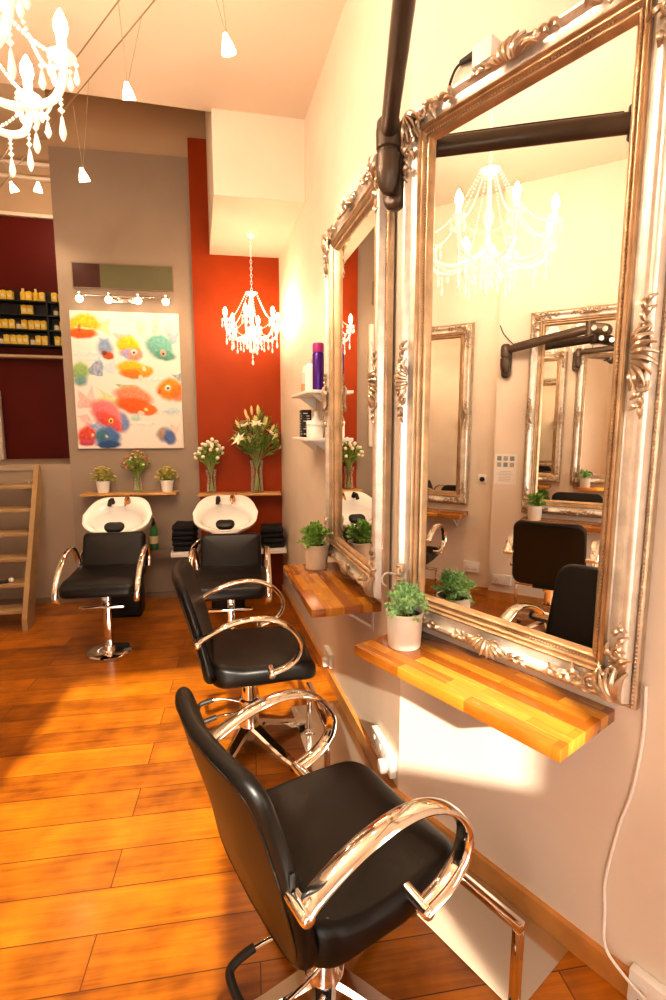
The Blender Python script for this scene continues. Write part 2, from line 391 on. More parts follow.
# ------------------------------------------------------------------ ornate mirrors
def scroll(b, cx, cz, y, r, turns, a0, hand, th):
    pts = []; rs = []; N = int(16 * turns)
    for k in range(N + 1):
        f = k / N; rr = r * (1 - 0.82 * f); a = a0 + hand * f * turns * 2 * math.pi
        pts.append((cx + rr * math.cos(a), y + 0.004 * math.sin(f * 3), cz + rr * math.sin(a))); rs.append(th * (1 - 0.45 * f))
    b.tube(pts, rs, 6)
def leaf3(b, x, z, y, ang, ln, w, h):
    # raised acanthus lobe lying on the frame
    pts = []; rs = []
    for k in range(7):
        f = k / 6; a = ang + 0.5 * (f - 0.3)
        pts.append((x + ln * f * math.cos(a), y + h * math.sin(f * math.pi) , z + ln * f * math.sin(a))); rs.append(w * (0.35 + math.sin(min(1, f * 1.15) * math.pi) * 0.65) * 0.5 + 0.0008)
    b.tube(pts, rs, 6)
def corner_orn(b, cx, cz, sx, sz, y):
    def P(x, z): return cx + sx * x, cz + sz * z
    r = random.Random(3)
    for (x, z, rad, a0, hd) in ((0.035, 0.035, 0.028, 0.5, 1), (0.085, 0.030, 0.022, 2.0, -1), (0.030, 0.085, 0.022, 1.0, 1), (0.13, 0.026, 0.016, 0.2, 1), (0.026, 0.13, 0.016, 2.2, -1)):
        px, pz = P(x, z); scroll(b, px, pz, y, rad, 1.5, a0 if sx > 0 else math.pi - a0, hd * sx * sz, 0.0058)
    for i in range(9):
        t = i / 8
        for ax in (0, 1):
            L_ = 0.045 + 0.15 * t; o_ = 0.022 + 0.018 * math.sin(i * 2.1)
            px, pz = P(L_, o_) if ax == 0 else P(o_, L_)
            ang = (0.25 + 0.9 * math.sin(i * 1.7)) if ax == 0 else (math.pi / 2 - 0.25 - 0.9 * math.sin(i * 1.7))
            an = math.atan2(sz * math.sin(ang), sx * math.cos(ang))
            leaf3(b, px, pz, y - 0.002, an, 0.045 - 0.018 * t, 0.016, 0.010)
    for ang in (0.2, 0.55, 0.785, 1.02, 1.37):
        px, pz = P(0.008, 0.008); an = math.atan2(sz * math.sin(ang), sx * math.cos(ang)); leaf3(b, px, pz, y + 0.004, an, 0.085, 0.022, 0.014)
def side_orn(b, cx, cz, horizontal, sgn, y):
    def P(l, o): return (cx + l, cz + sgn * o) if horizontal else (cx + sgn * o, cz + l)
    for l, o, rad, hd in ((0.028, 0.0, 0.024, 1), (-0.028, 0.0, 0.024, -1), (0.068, 0.006, 0.016, -1), (-0.068, 0.006, 0.016, 1)):
        px, pz = P(l, o); scroll(b, px, pz, y, rad, 1.4, 0.6 if l > 0 else 2.5, hd, 0.0058)
    for k in range(-4, 5):
        px, pz = P(k * 0.008, -0.02)
        ang = math.pi / 2 - k * 0.30
        an = math.atan2(sgn * math.sin(ang), math.cos(ang)) if horizontal else math.atan2(math.cos(ang), sgn * math.sin(ang))
        leaf3(b, px, pz, y + 0.006, an, 0.062 - 0.004 * abs(k), 0.015, 0.014)
    for s_ in (-1, 1):
        for k in range(4):
            px, pz = P(s_ * (0.08 + 0.013 * k), 0.003)
            ang = 0.5 * (-1) ** k
            if horizontal: an = math.atan2(math.sin(ang), s_ * math.cos(ang))
            else: an = math.atan2(s_ * math.cos(ang), math.sin(ang))
            leaf3(b, px, pz, y, an, 0.028, 0.012, 0.008)
def make_mirror(W, H, label, loc, rz):
    t = thing('ornate_mirror', label, 'mirror', loc, rz, 'large ornate framed mirrors')
    def ring(b, i0, y0, i1, y1):
        a = [(-W / 2 + i0, y0, -H / 2 + i0), (W / 2 - i0, y0, -H / 2 + i0), (W / 2 - i0, y0, H / 2 - i0), (-W / 2 + i0, y0, H / 2 - i0)]
        c = [(-W / 2 + i1, y1, -H / 2 + i1), (W / 2 - i1, y1, -H / 2 + i1), (W / 2 - i1, y1, H / 2 - i1), (-W / 2 + i1, y1, H / 2 - i1)]
        b.add(a + c, [[k, (k + 1) % 4, 4 + (k + 1) % 4, 4 + k] for k in range(4)])
    def rings(pr):
        b = MB()
        for (i0, y0), (i1, y1) in zip(pr, pr[1:]): ring(b, i0, y0, i1, y1)
        return b
    def arcp(i0, y0, i1, y1, bul, n=5):
        out = []
        for k in range(n + 1):
            f = k / n; out.append((i0 + (i1 - i0) * f, y0 + (y1 - y0) * f + bul * math.sin(f * math.pi)))
        return out
    prof_out = [(0.0, 0.0), (0.0, 0.022)] + arcp(0.001, 0.022, 0.012, 0.026, 0.005) + [(0.014, 0.030)]
    o1 = rings(prof_out).build('outer_moulding', 'silverleaf', t, angle=50)
    prof_mid = [(0.014, 0.028), (0.020, 0.052)] + arcp(0.021, 0.054, 0.034, 0.060, 0.004) + arcp(0.036, 0.060, 0.072, 0.040, -0.006) + [(0.075, 0.044)]
    rings(prof_mid).build('frame', 'silverpale', t, angle=50)
    prof_in = [(0.074, 0.040)] + arcp(0.076, 0.044, 0.086, 0.046, 0.006) + arcp(0.088, 0.042, 0.100, 0.036, 0.005) + [(0.103, 0.030)] + arcp(0.104, 0.032, 0.116, 0.028, 0.003) + [(0.125, 0.012)]
    rings(prof_in).build('inner_moulding', 'gilt', t, angle=50)
    # beading along the inner edge
    b = MB()
    for axis in (0, 1):
        for sg in (-1, 1):
            L_ = (W if axis == 0 else H) / 2 - 0.105; n = int(2 * L_ / 0.0095); off = (H if axis == 0 else W) / 2 - 0.1035
            for k in range(n + 1):
                q = -L_ + 2 * L_ * k / n; p = (q, 0.036, sg * off) if axis == 0 else (sg * off, 0.036, q)
                x, y, z = p; r = 0.0036
                b.add([(x + r, y, z), (x, y + r, z), (x - r, y, z), (x, y - r, z), (x, y, z + r), (x, y, z - r)],
                      [[0, 1, 4], [1, 2, 4], [2, 3, 4], [3, 0, 4], [1, 0, 5], [2, 1, 5], [3, 2, 5], [0, 3, 5]])
    b.build('beading', 'silverleaf', t, recalc=False)
    b = MB()
    for axis in (0, 1):
        for sg in (-1, 1):
            L_ = (W if axis == 0 else H) / 2 - 0.01; n = int(2 * L_ / 0.011); off = (H if axis == 0 else W) / 2 - 0.008
            for k in range(n + 1):
                q = -L_ + 2 * L_ * k / n; p = (q, 0.030, sg * off) if axis == 0 else (sg * off, 0.030, q)
                x, y, z = p; r = 0.0042
                b.add([(x + r, y, z), (x, y + r, z), (x - r, y, z), (x, y - r, z), (x, y, z + r), (x, y, z - r)],
                      [[0, 1, 4], [1, 2, 4], [2, 3, 4], [3, 0, 4], [1, 0, 5], [2, 1, 5], [3, 2, 5], [0, 3, 5]])
    b.build('rope_edge', 'silverleaf', t, recalc=False)
    for sx in (-1, 1):
        for sz in (-1, 1):
            b = MB(); corner_orn(b, -sx * (W / 2 - 0.018), -sz * (H / 2 - 0.018), sx, sz, 0.056); b.build('corner_scrollwork', 'silverleaf', t)
    for hz, sg in ((True, 1), (True, -1), (False, 1), (False, -1)):
        b = MB()
        if hz: side_orn(b, 0, sg * (H / 2 - 0.040), True, sg, 0.058)
        else: side_orn(b, sg * (W / 2 - 0.040), 0, False, sg, 0.058)
        b.build('side_scrollwork', 'silverleaf', t)
    b = MB(); gx, gz = W / 2 - 0.122, H / 2 - 0.122
    b.add([(-gx, 0.014, -gz), (gx, 0.014, -gz), (gx, 0.014, gz), (-gx, 0.014, gz)], [[0, 1, 2, 3]])
    b.build('glass', 'mirror', t, smooth=False)
    b = MB(); b.box((0, 0.005, 0), (W - 0.04, 0.008, H - 0.04)); b.build('backing', 'gun2', t, smooth=False)
    return t
make_mirror(0.860, 1.785, 'largest silver ornate mirror in front, above the butcher block shelf with the mint plant', near(0.919, 1.723, 0.003), TH_NEAR)
make_mirror(0.90, 1.75, 'ornate silver mirror seen edge-on, beside the small white product shelves', far(0.560, 1.715, 0.007), TH_FAR - R(0.55))
make_mirror(0.90, 1.69, 'wide ornate mirror seen reflected, above the shelf with the bushy plant', left_n(1.27, 1.68, 0.003), TH_LEFT)
make_mirror(0.90, 1.66, 'narrow-looking ornate mirror reflected at the left of the big mirror glass', left_f(2.66, 1.68, 0.003), TH_LEFT)

# ------------------------------------------------------------------ butcher block shelves
def bracket(b, x):
    b.box((x, 0.006, -0.10), (0.030, 0.006, 0.12), 0.002); b.box((x, 0.10, -0.039), (0.030, 0.19, 0.006), 0.002)
    b.tube([(x, 0.012, -0.145), (x, 0.09, -0.09), (x, 0.17, -0.045)], 0.006, 8)
def wood_shelf(L_, D, label, loc, rz, th=0.036, name='wood_shelf', m='butcher', group='butcher block shelves under the mirrors', br=True):
    t = thing(name, label, 'shelf', loc, rz, group)
    b = MB(); b.box((0, D / 2 + 0.001, -th / 2), (L_, D, th), 0.003); b.build('board', m, t)
    if br:
        for x in (-L_ * 0.36, L_ * 0.36):
            b = MB(); bracket(b, x); b.build('bracket', 'white', t)
    return t
wood_shelf(0.755, 0.288, 'butcher block shelf under the largest mirror, nearest to us', near(0.925, 0.80), TH_NEAR)
wood_shelf(0.74, 0.312, 'butcher block shelf under the edge-on mirror, holding the cream pot', far(0.592, 0.80), TH_FAR)
wood_shelf(0.78, 0.30, 'butcher block shelf seen reflected behind the black chair back', left_n(1.31, 0.795), TH_LEFT)
wood_shelf(0.74, 0.29, 'butcher block shelf reflected at the left with a white bracket', left_f(2.58, 0.79), TH_LEFT)
wood_shelf(0.80, 0.16, 'thin wood ledge below the fish painting on the grey wall', back(-0.71, 1.003), TH_BACK, 0.022, 'wall_ledge', 'ledge', 'thin wooden ledges above the basins', False)
wood_shelf(0.74, 0.16, 'thin wood ledge on the red wall holding two glass vases', back(0.245, 0.985, 0.031), TH_BACK, 0.022, 'wall_ledge', 'ledge', 'thin wooden ledges above the basins', False)

# ------------------------------------------------------------------ salon chairs
ARM = [(-0.225, 0.665), (-0.19, 0.695), (-0.10, 0.737), (0.0, 0.757), (0.09, 0.747), (0.165, 0.703), (0.208, 0.635), (0.195, 0.570), (0.145, 0.528), (0.075, 0.505)]
def back_warp(u, v, w):
    # u lateral, v along the height (-.235...235), w thickness (+ = rear)
    f = (v + 0.235) / 0.47
    x = -0.185 - 0.135 * f ** 1.25 + 0.60 * u * u * (0.35 + 0.65 * f); z = 0.442 + 0.482 * f
    return (x - w * (1 - 0.25 * f), u * (1 + 0.05 * (1 - f)), z - w * 0.2 * f)
def seat_warp(u, v, w):
    # u along x, v lateral
    z = 0.474 + w - 0.035 * max(0, (u - 0.12) / 0.13) ** 2 - 0.012 * math.cos(v * 6) * (1 if w > 0 else 0) + 0.035 * max(0, -u - 0.1) / 0.15 * (1 if w > 0 else 0)
    return (u + 0.060, v * (1.0 - 0.10 * max(0, u / 0.26)), z)
def make_chair(label, loc, rz, basrot=0.2, lever=math.pi):
    t = thing('salon_chair', label, 'chair', loc, rz, 'black hydraulic styling chairs')
    b = MB(); b.cushion(0.485, 0.50, 0.095, 0.085, 0.036, 0.012, seat_warp); b.build('seat', 'leather', t)
    b = MB(); b.cushion(0.47, 0.47, 0.052, 0.065, 0.025, 0.008, back_warp); bk = b.build('backrest', 'leather', t)
    # piping around the rear edge of the backrest
    pts = []
    for k in range(48):
        a = 2 * math.pi * k / 48; c, s_ = math.cos(a), math.sin(a)
        e = 0.28; u = 0.222 * math.copysign(abs(c) ** e, c); v = 0.222 * math.copysign(abs(s_) ** e, s_)
        pts.append(back_warp(u, v, 0.024))
    b = MB(); b.tube(pts, 0.0025, 6, closed=True); b.build('piping', 'leather', bk)
    b = MB(); p = Vector(back_warp(-0.2375, 0.02, 0.0)); b.box(p, (0.012, 0.004, 0.03), 0.001); b.build('maker_tag', 'blackp', bk)
    for sd in (-1, 1):
        b = MB(); path = smooth_path([(x, sd * 0.283, z) for x, z in ARM], 6)
        b.tube(path, 0.026, 14, flat=0.42, up=(0, 1, 0)); ar = b.build('armrest', 'chrome', t)
        b = MB(); b.tube([(-0.222, sd * y_, 0.668) for y_ in (0.235, 0.297, 0.303, 0.307, 0.309)], [0.016, 0.016, 0.0145, 0.010, 0.003], 14); b.build('fixing_boss', 'chrome', ar)
        b = MB(); b.tube([(0.083, sd * y_, 0.503) for y_ in (0.225, 0.297, 0.303, 0.307, 0.309)], [0.016, 0.016, 0.0145, 0.010, 0.003], 14); b.build('fixing_boss', 'chrome', ar)
    b = MB(); b.box((0.02, 0, 0.400), (0.26, 0.22, 0.022), 0.006); b.build('seat_plate', 'blackp', t)
    b = MB(); b.lathe([(0.0, 0.06), (0.055, 0.06), (0.056, 0.10), (0.050, 0.13), (0.046, 0.14), (0.046, 0.23), (0.049, 0.235), (0.049, 0.25), (0.036, 0.255), (0.034, 0.345), (0.052, 0.35), (0.052, 0.392), (0.0, 0.392)], 28); b.build('hydraulic_column', 'chrome', t)
    for k in range(5):
        a = basrot + k * 2 * math.pi / 5; T = Matrix.Rotation(a, 4, 'Z')
        b = MB(); sec = []
        st = ((0.03, 0.034, 0.060, 0.125), (0.08, 0.030, 0.052, 0.108), (0.16, 0.027, 0.040, 0.078), (0.25, 0.025, 0.026, 0.052), (0.305, 0.022, 0.022, 0.042), (0.318, 0.014, 0.024, 0.038))
        vs = []; fs = []
        for x, hw, z0, z1 in st:
            e = hw * 0.35
            vs += [(x, -hw, z0), (x, hw, z0), (x, hw, z1 - 0.010), (x, hw - e, z1), (x, -hw + e, z1), (x, -hw, z1 - 0.010)]
        for i in range(len(st) - 1):
            for q in range(6): fs.append([i * 6 + q, i * 6 + (q + 1) % 6, (i + 1) * 6 + (q + 1) % 6, (i + 1) * 6 + q])
        fs += [[0, 1, 2, 3, 4, 5][::-1], [30 + q for q in range(6)]]
        b.add(vs, fs, T); lg = b.build('leg', 'chrome', t, angle=25)
        b = MB(); b.lathe([(0.0, 0.0), (0.016, 0.0), (0.017, 0.012), (0.010, 0.026), (0.0, 0.026)], 14, Matrix.Translation(T @ Vector((0.295, 0, 0)))); b.build('glide', 'blackp', lg)
    # foot pump lever at the rear
    T = Matrix.Rotation(lever, 4, 'Z')
    b = MB(); b.tube([T @ Vector(p) for p in smooth_path([(0.04, 0.050, 0.21), (0.11, 0.072, 0.225), (0.18, 0.080, 0.225)], 5)], 0.006, 10)
    lv = b.build('pump_lever', 'chrome', t)
    b = MB(); b.tube([T @ Vector(p) for p in smooth_path([(0.04, -0.050, 0.21), (0.11, -0.072, 0.225), (0.18, -0.080, 0.225)], 5)], 0.006, 10); b.build('lever_rod', 'chrome', lv)
    b = MB(); b.tube([T @ Vector(p) for p in smooth_path([(0.165, 0.080, 0.225), (0.215, 0.083, 0.215), (0.240, 0.070, 0.205), (0.246, 0.0, 0.200), (0.240, -0.070, 0.205), (0.215, -0.083, 0.215), (0.165, -0.080, 0.225)], 5)], 0.0115, 10); b.build('rubber_sleeve', 'gun2', lv)
    return t
ch = make_chair('nearest black salon chair, largest in the photo, seen from behind its back', (0.250, 1.160, 0), R(20), 0.35, R(184))
copy_tree(ch, None, 'second black salon chair, between the nearest chair and the wash basins', (0.140, 2.375, 0), R(0))
copy_tree(ch, None, 'black salon chair seen reflected in front of the reflected shelf and plant', (-1.525, 1.41, 0), R(182))
copy_tree(ch, None, 'black salon chair reflected at the left edge, mostly hidden except its armrest', (-1.66, 2.60, 0), R(182))

# ------------------------------------------------------------------ footrests and floor plates
def footrest(label, loc, rz):
    t = thing('foot_rail', label, 'footrest', loc, rz, 'chrome foot rails under the shelves')
    r = 0.013
    b = MB(); b.box((0, 0, 0.255), (0.40, 0.026, 0.026), 0.005); b.build('top_rail', 'chrome', t)
    for sx in (-1, 1):
        b = MB(); b.box((sx * 0.187, 0, 0.122), (0.026, 0.026, 0.244), 0.005); b.box((sx * 0.187, 0, 0.004), (0.05, 0.05, 0.006), 0.002); b.build('leg', 'chrome', t)
    return t
def plate(label, L_, D, loc, rz):
    b = MB(); b.box((0, D / 2 + 0.022, 0.0015), (L_, D, 0.003)); o = b.build('floor_plate', 'steel', smooth=False)
    return tag(o, label, 'floor plate', 'polished floor plates under the foot rails', loc, rz)
plate('polished pale floor plate beside the nearest chair, along the skirting', 0.78, 0.275, near(1.005, 0), TH_NEAR)
plate('polished pale floor plate beside the second chair, along the skirting', 0.70, 0.275, far(0.52, 0), TH_FAR)
footrest('chrome foot rail right of the nearest chair seat', near(0.815, 0.0035, 0.29), TH_NEAR)
footrest('chrome foot rail beyond the second chair near the far shelf', far(0.42, 0.0035, 0.245), TH_FAR)
plate('polished floor plate in front of the reflected chair', 0.70, 0.275, left_n(1.33, 0), TH_LEFT)
footrest('chrome foot rail seen reflected beside the black chair back', left_n(1.50, 0.0035, 0.25), TH_LEFT)
footrest('chrome foot rail under the reflected left shelf', left_f(2.60, 0.0035, 0.27), TH_LEFT)

# ------------------------------------------------------------------ wash chairs and basins
def wash_chair(label, loc, rz):
    t = thing('wash_chair', label, 'chair', loc, rz, 'black backwash chairs')   # local +x = front
    def sw(u, v, w): return (u + 0.005, v, 0.525 + w - 0.03 * max(0, (u - 0.10) / 0.14) ** 2 + 0.02 * max(0, -u) / 0.25)
    def bw(u, v, w): f = (v + 0.19) / 0.38; return (-0.20 - 0.13 * f - w, u, 0.475 + 0.315 * f - w * 0.3)
    b = MB(); b.cushion(0.46, 0.475, 0.085, 0.05, 0.032, 0.010, sw); b.build('seat', 'leather', t)
    b = MB(); b.cushion(0.435, 0.385, 0.085, 0.04, 0.03, 0.010, bw); b.build('backrest', 'leather', t)
    for sd in (-1, 1):
        b = MB(); path = smooth_path([(-0.25, sd * 0.240, 0.55), (-0.245, sd * 0.250, 0.64), (-0.17, sd * 0.253, 0.715), (-0.06, sd * 0.255, 0.715), (0.07, sd * 0.255, 0.66), (0.18, sd * 0.255, 0.565), (0.225, sd * 0.253, 0.47), (0.20, sd * 0.245, 0.43)], 6)
        b.tube(path, 0.019, 12, flat=0.6, up=(0, 1, 0)); b.build('armrest', 'chrome', t)
    b = MB(); b.box((-0.02, 0, 0.462), (0.34, 0.34, 0.03), 0.008); b.build('seat_plate', 'blackp', t)
    b = MB(); b.box((0, 0, 0.235), (0.05, 0.05, 0.43), 0.006); b.lathe([(0.0, 0.02), (0.045, 0.02), (0.04, 0.05), (0.0, 0.05)], 16); b.build('post', 'chrome', t)
    b = MB(); b.box((0.115, 0, 0.365), (0.03, 0.29, 0.018), 0.005); b.box((0.065, 0, 0.365), (0.10, 0.03, 0.014), 0.003); b.build('foot_bar', 'chrome', t)
    b = MB(); b.lathe([(0.0, 0.0), (0.150, 0.0), (0.152, 0.006), (0.14, 0.014), (0.05, 0.022), (0.0, 0.022)], 36); b.build('disc_base', 'chrome', t)
    return t
RZB = TH_BACK + R(90)   # local +x to the room
wc = wash_chair('black wash chair in front of the grey wall, left of the other', (-0.748, 3.70, 0), RZB)
copy_tree(wc, None, 'black wash chair in front of the red wall, behind the styling chair', (0.095, 3.45, 0), RZB)
def wash_basin(label, loc, rz):
    t = thing('wash_basin', label, 'basin', loc, rz, 'white backwash basins')   # local +x to the room; z=0 floor; rim tilted to the front
    N = 48; tau = R(34); ct, st = math.cos(tau), math.sin(tau)
    def TP(x, y, h): return (x * ct + h * st, y, 0.865 - x * st + h * ct)
    def rim(a, sx, sy, cx, ex):
        c, s_ = math.cos(a), math.sin(a)
        x = sx * math.copysign(abs(c) ** ex, c); y = sy * math.copysign(abs(s_) ** ex, s_)
        y *= 1.0 - 0.30 * max(0, -x / sx) ** 1.3 - 0.40 * max(0, x / sx) ** 2.5
        return cx + x, y
    spec = [(0.04, 0.05, -0.24, -0.06, .9), (0.12, 0.16, -0.19, -0.05, .8), (0.19, 0.25, -0.09, -0.02, .7), (0.208, 0.258, -0.02, 0, .38), (0.218, 0.268, 0.0, 0, .38), (0.216, 0.266, 0.012, 0, .38), (0.200, 0.250, 0.016, 0, .42), (0.150, 0.215, 0.006, 0.045, .7), (0.135, 0.195, -0.03, 0.045, .75), (0.11, 0.17, -0.10, 0.03, .85), (0.05, 0.07, -0.135, 0.02, 1), (0.015, 0.02, -0.14, 0.02, 1)]
    vs = []; fs = []
    for sx, sy, h, cx, ex in spec:
        for k in range(N):
            a = 2 * math.pi * k / N; x, y = rim(a, sx, sy, cx, ex)
            aa = abs(a if a < math.pi else a - 2 * math.pi); hh = h
            if h > -0.03 and aa < 0.42: hh -= 0.035 * (1 - (aa / 0.42) ** 2)
            vs.append(TP(x, y, hh))
    for i in range(len(spec) - 1):
        for k in range(N): fs.append([i * N + k, i * N + (k + 1) % N, (i + 1) * N + (k + 1) % N, (i + 1) * N + k])
    fs += [list(range(N))[::-1], [(len(spec) - 1) * N + k for k in range(N)]]
    b = MB(); b.add(vs, fs); b.build('bowl', 'whitegloss', t, angle=60)
    def nk(u, v, w): return TP(0.150 + v, u, 0.014 + w + 1.2 * u * u)
    b = MB(); b.cushion(0.150, 0.095, 0.045, 0.046, 0.020, 0.008, nk, nu=6, rings=4); b.build('neck_rest', 'blackp', t)
    Q = Matrix.Translation(TP(-0.145, 0.055, 0.010)) @ Matrix.Rotation(tau, 4, 'Y')
    b = MB(); b.lathe([(0.0, 0.0), (0.024, 0.0), (0.024, 0.035), (0.018, 0.050), (0.0, 0.052)], 16, Q)
    b.tube([Q @ Vector(p) for p in smooth_path([(0, 0, 0.04), (0.05, 0.0, 0.062), (0.10, 0.0, 0.055)], 4)], 0.009, 8); b.tube([Q @ Vector((0, 0, 0.05)), Q @ Vector((-0.01, 0.035, 0.075))], 0.007, 8); b.build('mixer_tap', 'brass', t)
    Q = Matrix.Translation(TP(-0.145, -0.065, 0.010)) @ Matrix.Rotation(tau, 4, 'Y')
    b = MB(); b.lathe([(0.0, 0.0), (0.020, 0.0), (0.018, 0.04), (0.0, 0.045)], 16, Q)
    b.tube([Q @ Vector(p) for p in smooth_path([(0, 0, 0.04), (0.04, 0.0, 0.060), (0.09, 0.0, 0.050)], 4)], [0.011] * 4 + [0.016] * 5, 10); b.build('shower_handset', 'gun2', t)
    b = MB(); b.box((-0.10, 0, 0.31), (0.20, 0.28, 0.62), 0.03, None, 3); b.build('pedestal', 'blackp', t)
    b = MB(); b.tube(smooth_path([(-0.1, -0.17, 0.66), (0.0, -0.27, 0.60), (0.02, -0.31, 0.48), (-0.02, -0.30, 0.30), (-0.05, -0.20, 0.20)], 6), 0.010, 8); b.build('shower_hose', 'chrome', t)
    return t
wb = wash_basin('white ceramic wash basin on the grey wall with black neck rest', (-0.755, 4.36, 0), RZB)
copy_tree(wb, None, 'white ceramic wash basin in front of the red wall', (0.095, 4.28, 0), RZB)

# white side shelves with black towels
def towel_stack(cx, Y, z, n, side, w=0.225):
    p = back(cx, z, 4.825 - 0.0703 * cx - Y); names = ['lowest', 'second lowest', 'third from the bottom', 'second from the top', 'topmost']
    b = MB(); b.box((0, 0, -0.022), (w + 0.03, 0.30, 0.044), 0.004); sh = b.build('side_shelf', 'white')
    tag(sh, 'small white shelf carrying black towels, %s of the basin by the red wall' % side, 'shelf', None, p, TH_BACK)
    for k in range(n):
        b = MB(); jx, jy = rnd.uniform(-0.006, 0.006), rnd.uniform(-0.008, 0.004); h = 0.040
        def tw(u, v, w_): return (u, v, w_ * (1 - 0.15 * (u / (w / 2)) ** 2) - 0.003 * math.cos(u * 40))
        for q in (-1, 1):
            b.cushion(w - 0.004 * (q + 1), 0.25, h * 0.49, 0.02, h * 0.24, 0.002, lambda u, v, w_, q=q: (u, v, tw(u, v, w_)[2] + q * h * 0.245), nu=5, rings=3, arc=4)
        b.tube([(-w / 2 + 0.01, 0.122, 0), (w / 2 - 0.01, 0.122, 0)], h * 0.45, 8)
        o = b.build('folded_towel', 'blackcloth'); o.rotation_euler = (0, 0, TH_BACK + rnd.uniform(-0.05, 0.05))
        nm = names[k] if k < n - 1 else 'topmost'
        tag(o, '%s folded black towel on the white shelf %s of the red-wall basin' % (nm, side), 'towel', 'folded black towels', p + Vector((jx, jy, h * 0.5 + k * (h + 0.005) + 0.003)))
towel_stack(-0.225, 4.55, 0.525, 5, 'left', 0.195)
towel_stack(0.525, 4.50, 0.525, 4, 'right', 0.20)
# green spray bottle
t = thing('spray_bottle', 'green bottle with black trigger top behind the left wash chair', 'bottle', back(-0.535, 0.471, 0.06), 0)
b = MB(); b.lathe([(0.0, 0), (0.036, 0), (0.038, 0.01), (0.038, 0.17), (0.030, 0.20), (0.014, 0.22), (0.014, 0.235), (0.0, 0.235)], 20); b.build('body', 'green', t)
b = MB(); b.lathe([(0.0385, 0.06), (0.0388, 0.06), (0.0388, 0.13), (0.0385, 0.13)], 20, caps=False); b.build('sticker', 'yellowpale', t)
b = MB(); b.lathe([(0.0, 0.232), (0.018, 0.232), (0.018, 0.262), (0.0, 0.262)], 14); b.box((0.0, -0.02, 0.275), (0.022, 0.075, 0.03), 0.006); b.box((0, -0.035, 0.245), (0.012, 0.010, 0.05), 0.003); b.build('trigger_head', 'blackp', t)

# ------------------------------------------------------------------ plants and flowers
def potted(label, loc, r0, r1, h, mpot, mleaf, fr, fz, n, lsz, flowers=None, ribs=False, seed=1, name='potted_plant'):
    t = thing(name, label, 'plant', loc, 0, 'small potted plants')
    b = MB()
    pr = [(0.0, 0.0), (r0, 0.0), (r0 + 0.002, 0.004)]
    if ribs:
        for k in range(1, 9): f = k / 9; pr.append((r0 + (r1 - r0) * f + 0.0014 * (-1) ** k, h * f))
    pr += [(r1, h * 0.93), (r1 + 0.003, h * 0.95), (r1 + 0.003, h), (r1 - 0.004, h), (r1 - 0.006, h * 0.88), (0.0, h * 0.88)]
    b.lathe(pr, 28); b.build('pot', mpot, t)
    rr = random.Random(seed)
    b = MB(); b.lathe([(0.0, h * 0.90), (r1 - 0.007, h * 0.90), (0.0, h * 0.905)], 20, caps=False); b.build('soil', 'soil', t)
    b = MB(); b.mi = 0
    ctr = Vector((0, 0, h + fz * 0.42))
    stems = []
    for k in range(34):
        a = rr.uniform(0, 6.28); el = rr.uniform(0.15, 1.5)
        dr = Vector((math.cos(a) * math.cos(el), math.sin(a) * math.cos(el), math.sin(el)))
        tip = Vector((dr.x * fr, dr.y * fr, h * 0.93 + dr.z * fz * rr.uniform(0.8, 1.0)))
        if dr.z < 0.45: tip.z -= rr.uniform(0, 0.03)
        base = Vector((rr.uniform(-.4, .4) * r1, rr.uniform(-.4, .4) * r1, h * 0.9)); stems.append((base, tip))
        mid = base.lerp(tip, 0.5) + Vector((0, 0, fz * 0.15))
        pth = smooth_path([base, mid, tip], 4)
        b.mi = 1; b.tube(pth, 0.0012, 4)
        b.mi = 0
        m_ = max(4, n // 34)
        for q in range(m_):
            f = 0.25 + 0.75 * (q + rr.random()) / m_; i = min(len(pth) - 1, int(f * (len(pth) - 1))); p = pth[i]
            dd = Vector((rr.uniform(-1, 1), rr.uniform(-1, 1), rr.uniform(-0.4, 1))) + dr * 0.6
            b.leaf(p + Vector((rr.uniform(-1, 1), rr.uniform(-1, 1), rr.uniform(-1, 1))) * 0.008, dd, lsz * rr.uniform(0.7, 1.25), lsz * 0.55)
    b.build('foliage', [mleaf, 'stem'], t, smooth=False, recalc=False)
    if flowers:
        for k in range(46):
            b = MB()
            a = rr.uniform(0, 6.28); el = rr.uniform(0.1, 1.5)
            p = Vector((math.cos(a) * math.cos(el) * fr * 1.02, math.sin(a) * math.cos(el) * fr * 1.02, h + math.sin(el) * fz * 0.98))
            for q in range(5):
                an = q * 1.2566; b.leaf(p, (math.cos(an), math.sin(an), 0.4), 0.013, 0.011)
            b.build('flower', flowers, t, smooth=False, recalc=False)
    return t
potted('mint green bushy plant in a white pot on the nearest wood shelf', near(1.195, 0.801, 0.150), 0.056, 0.063, 0.125, 'potwhite', 'leafmint', 0.085, 0.108, 1500, 0.016, seed=4)
potted('green leafy plant in a cream pot on the far wood shelf', far(0.865, 0.801, 0.145), 0.058, 0.070, 0.135, 'potcream', 'leafgreen', 0.095, 0.125, 420, 0.030, ribs=True, seed=5)
potted('bushy green plant in a white pot, seen reflected on the opposite shelf', left_n(1.585, 0.796, 0.16), 0.052, 0.058, 0.125, 'potwhite', 'leafgreen', 0.09, 0.115, 480, 0.026, seed=6)
p1 = potted('left small potted plant with yellow flowers on the grey wall ledge', back(-0.935, 1.004, 0.085), 0.046, 0.058, 0.105, 'whitegloss', 'leafolive', 0.105, 0.125, 520, 0.024, 'petaly', seed=7)
potted('right small potted plant with yellow flowers on the grey wall ledge', back(-0.395, 1.004, 0.085), 0.046, 0.058, 0.105, 'whitegloss', 'leafolive', 0.100, 0.120, 520, 0.024, 'petaly', seed=8)

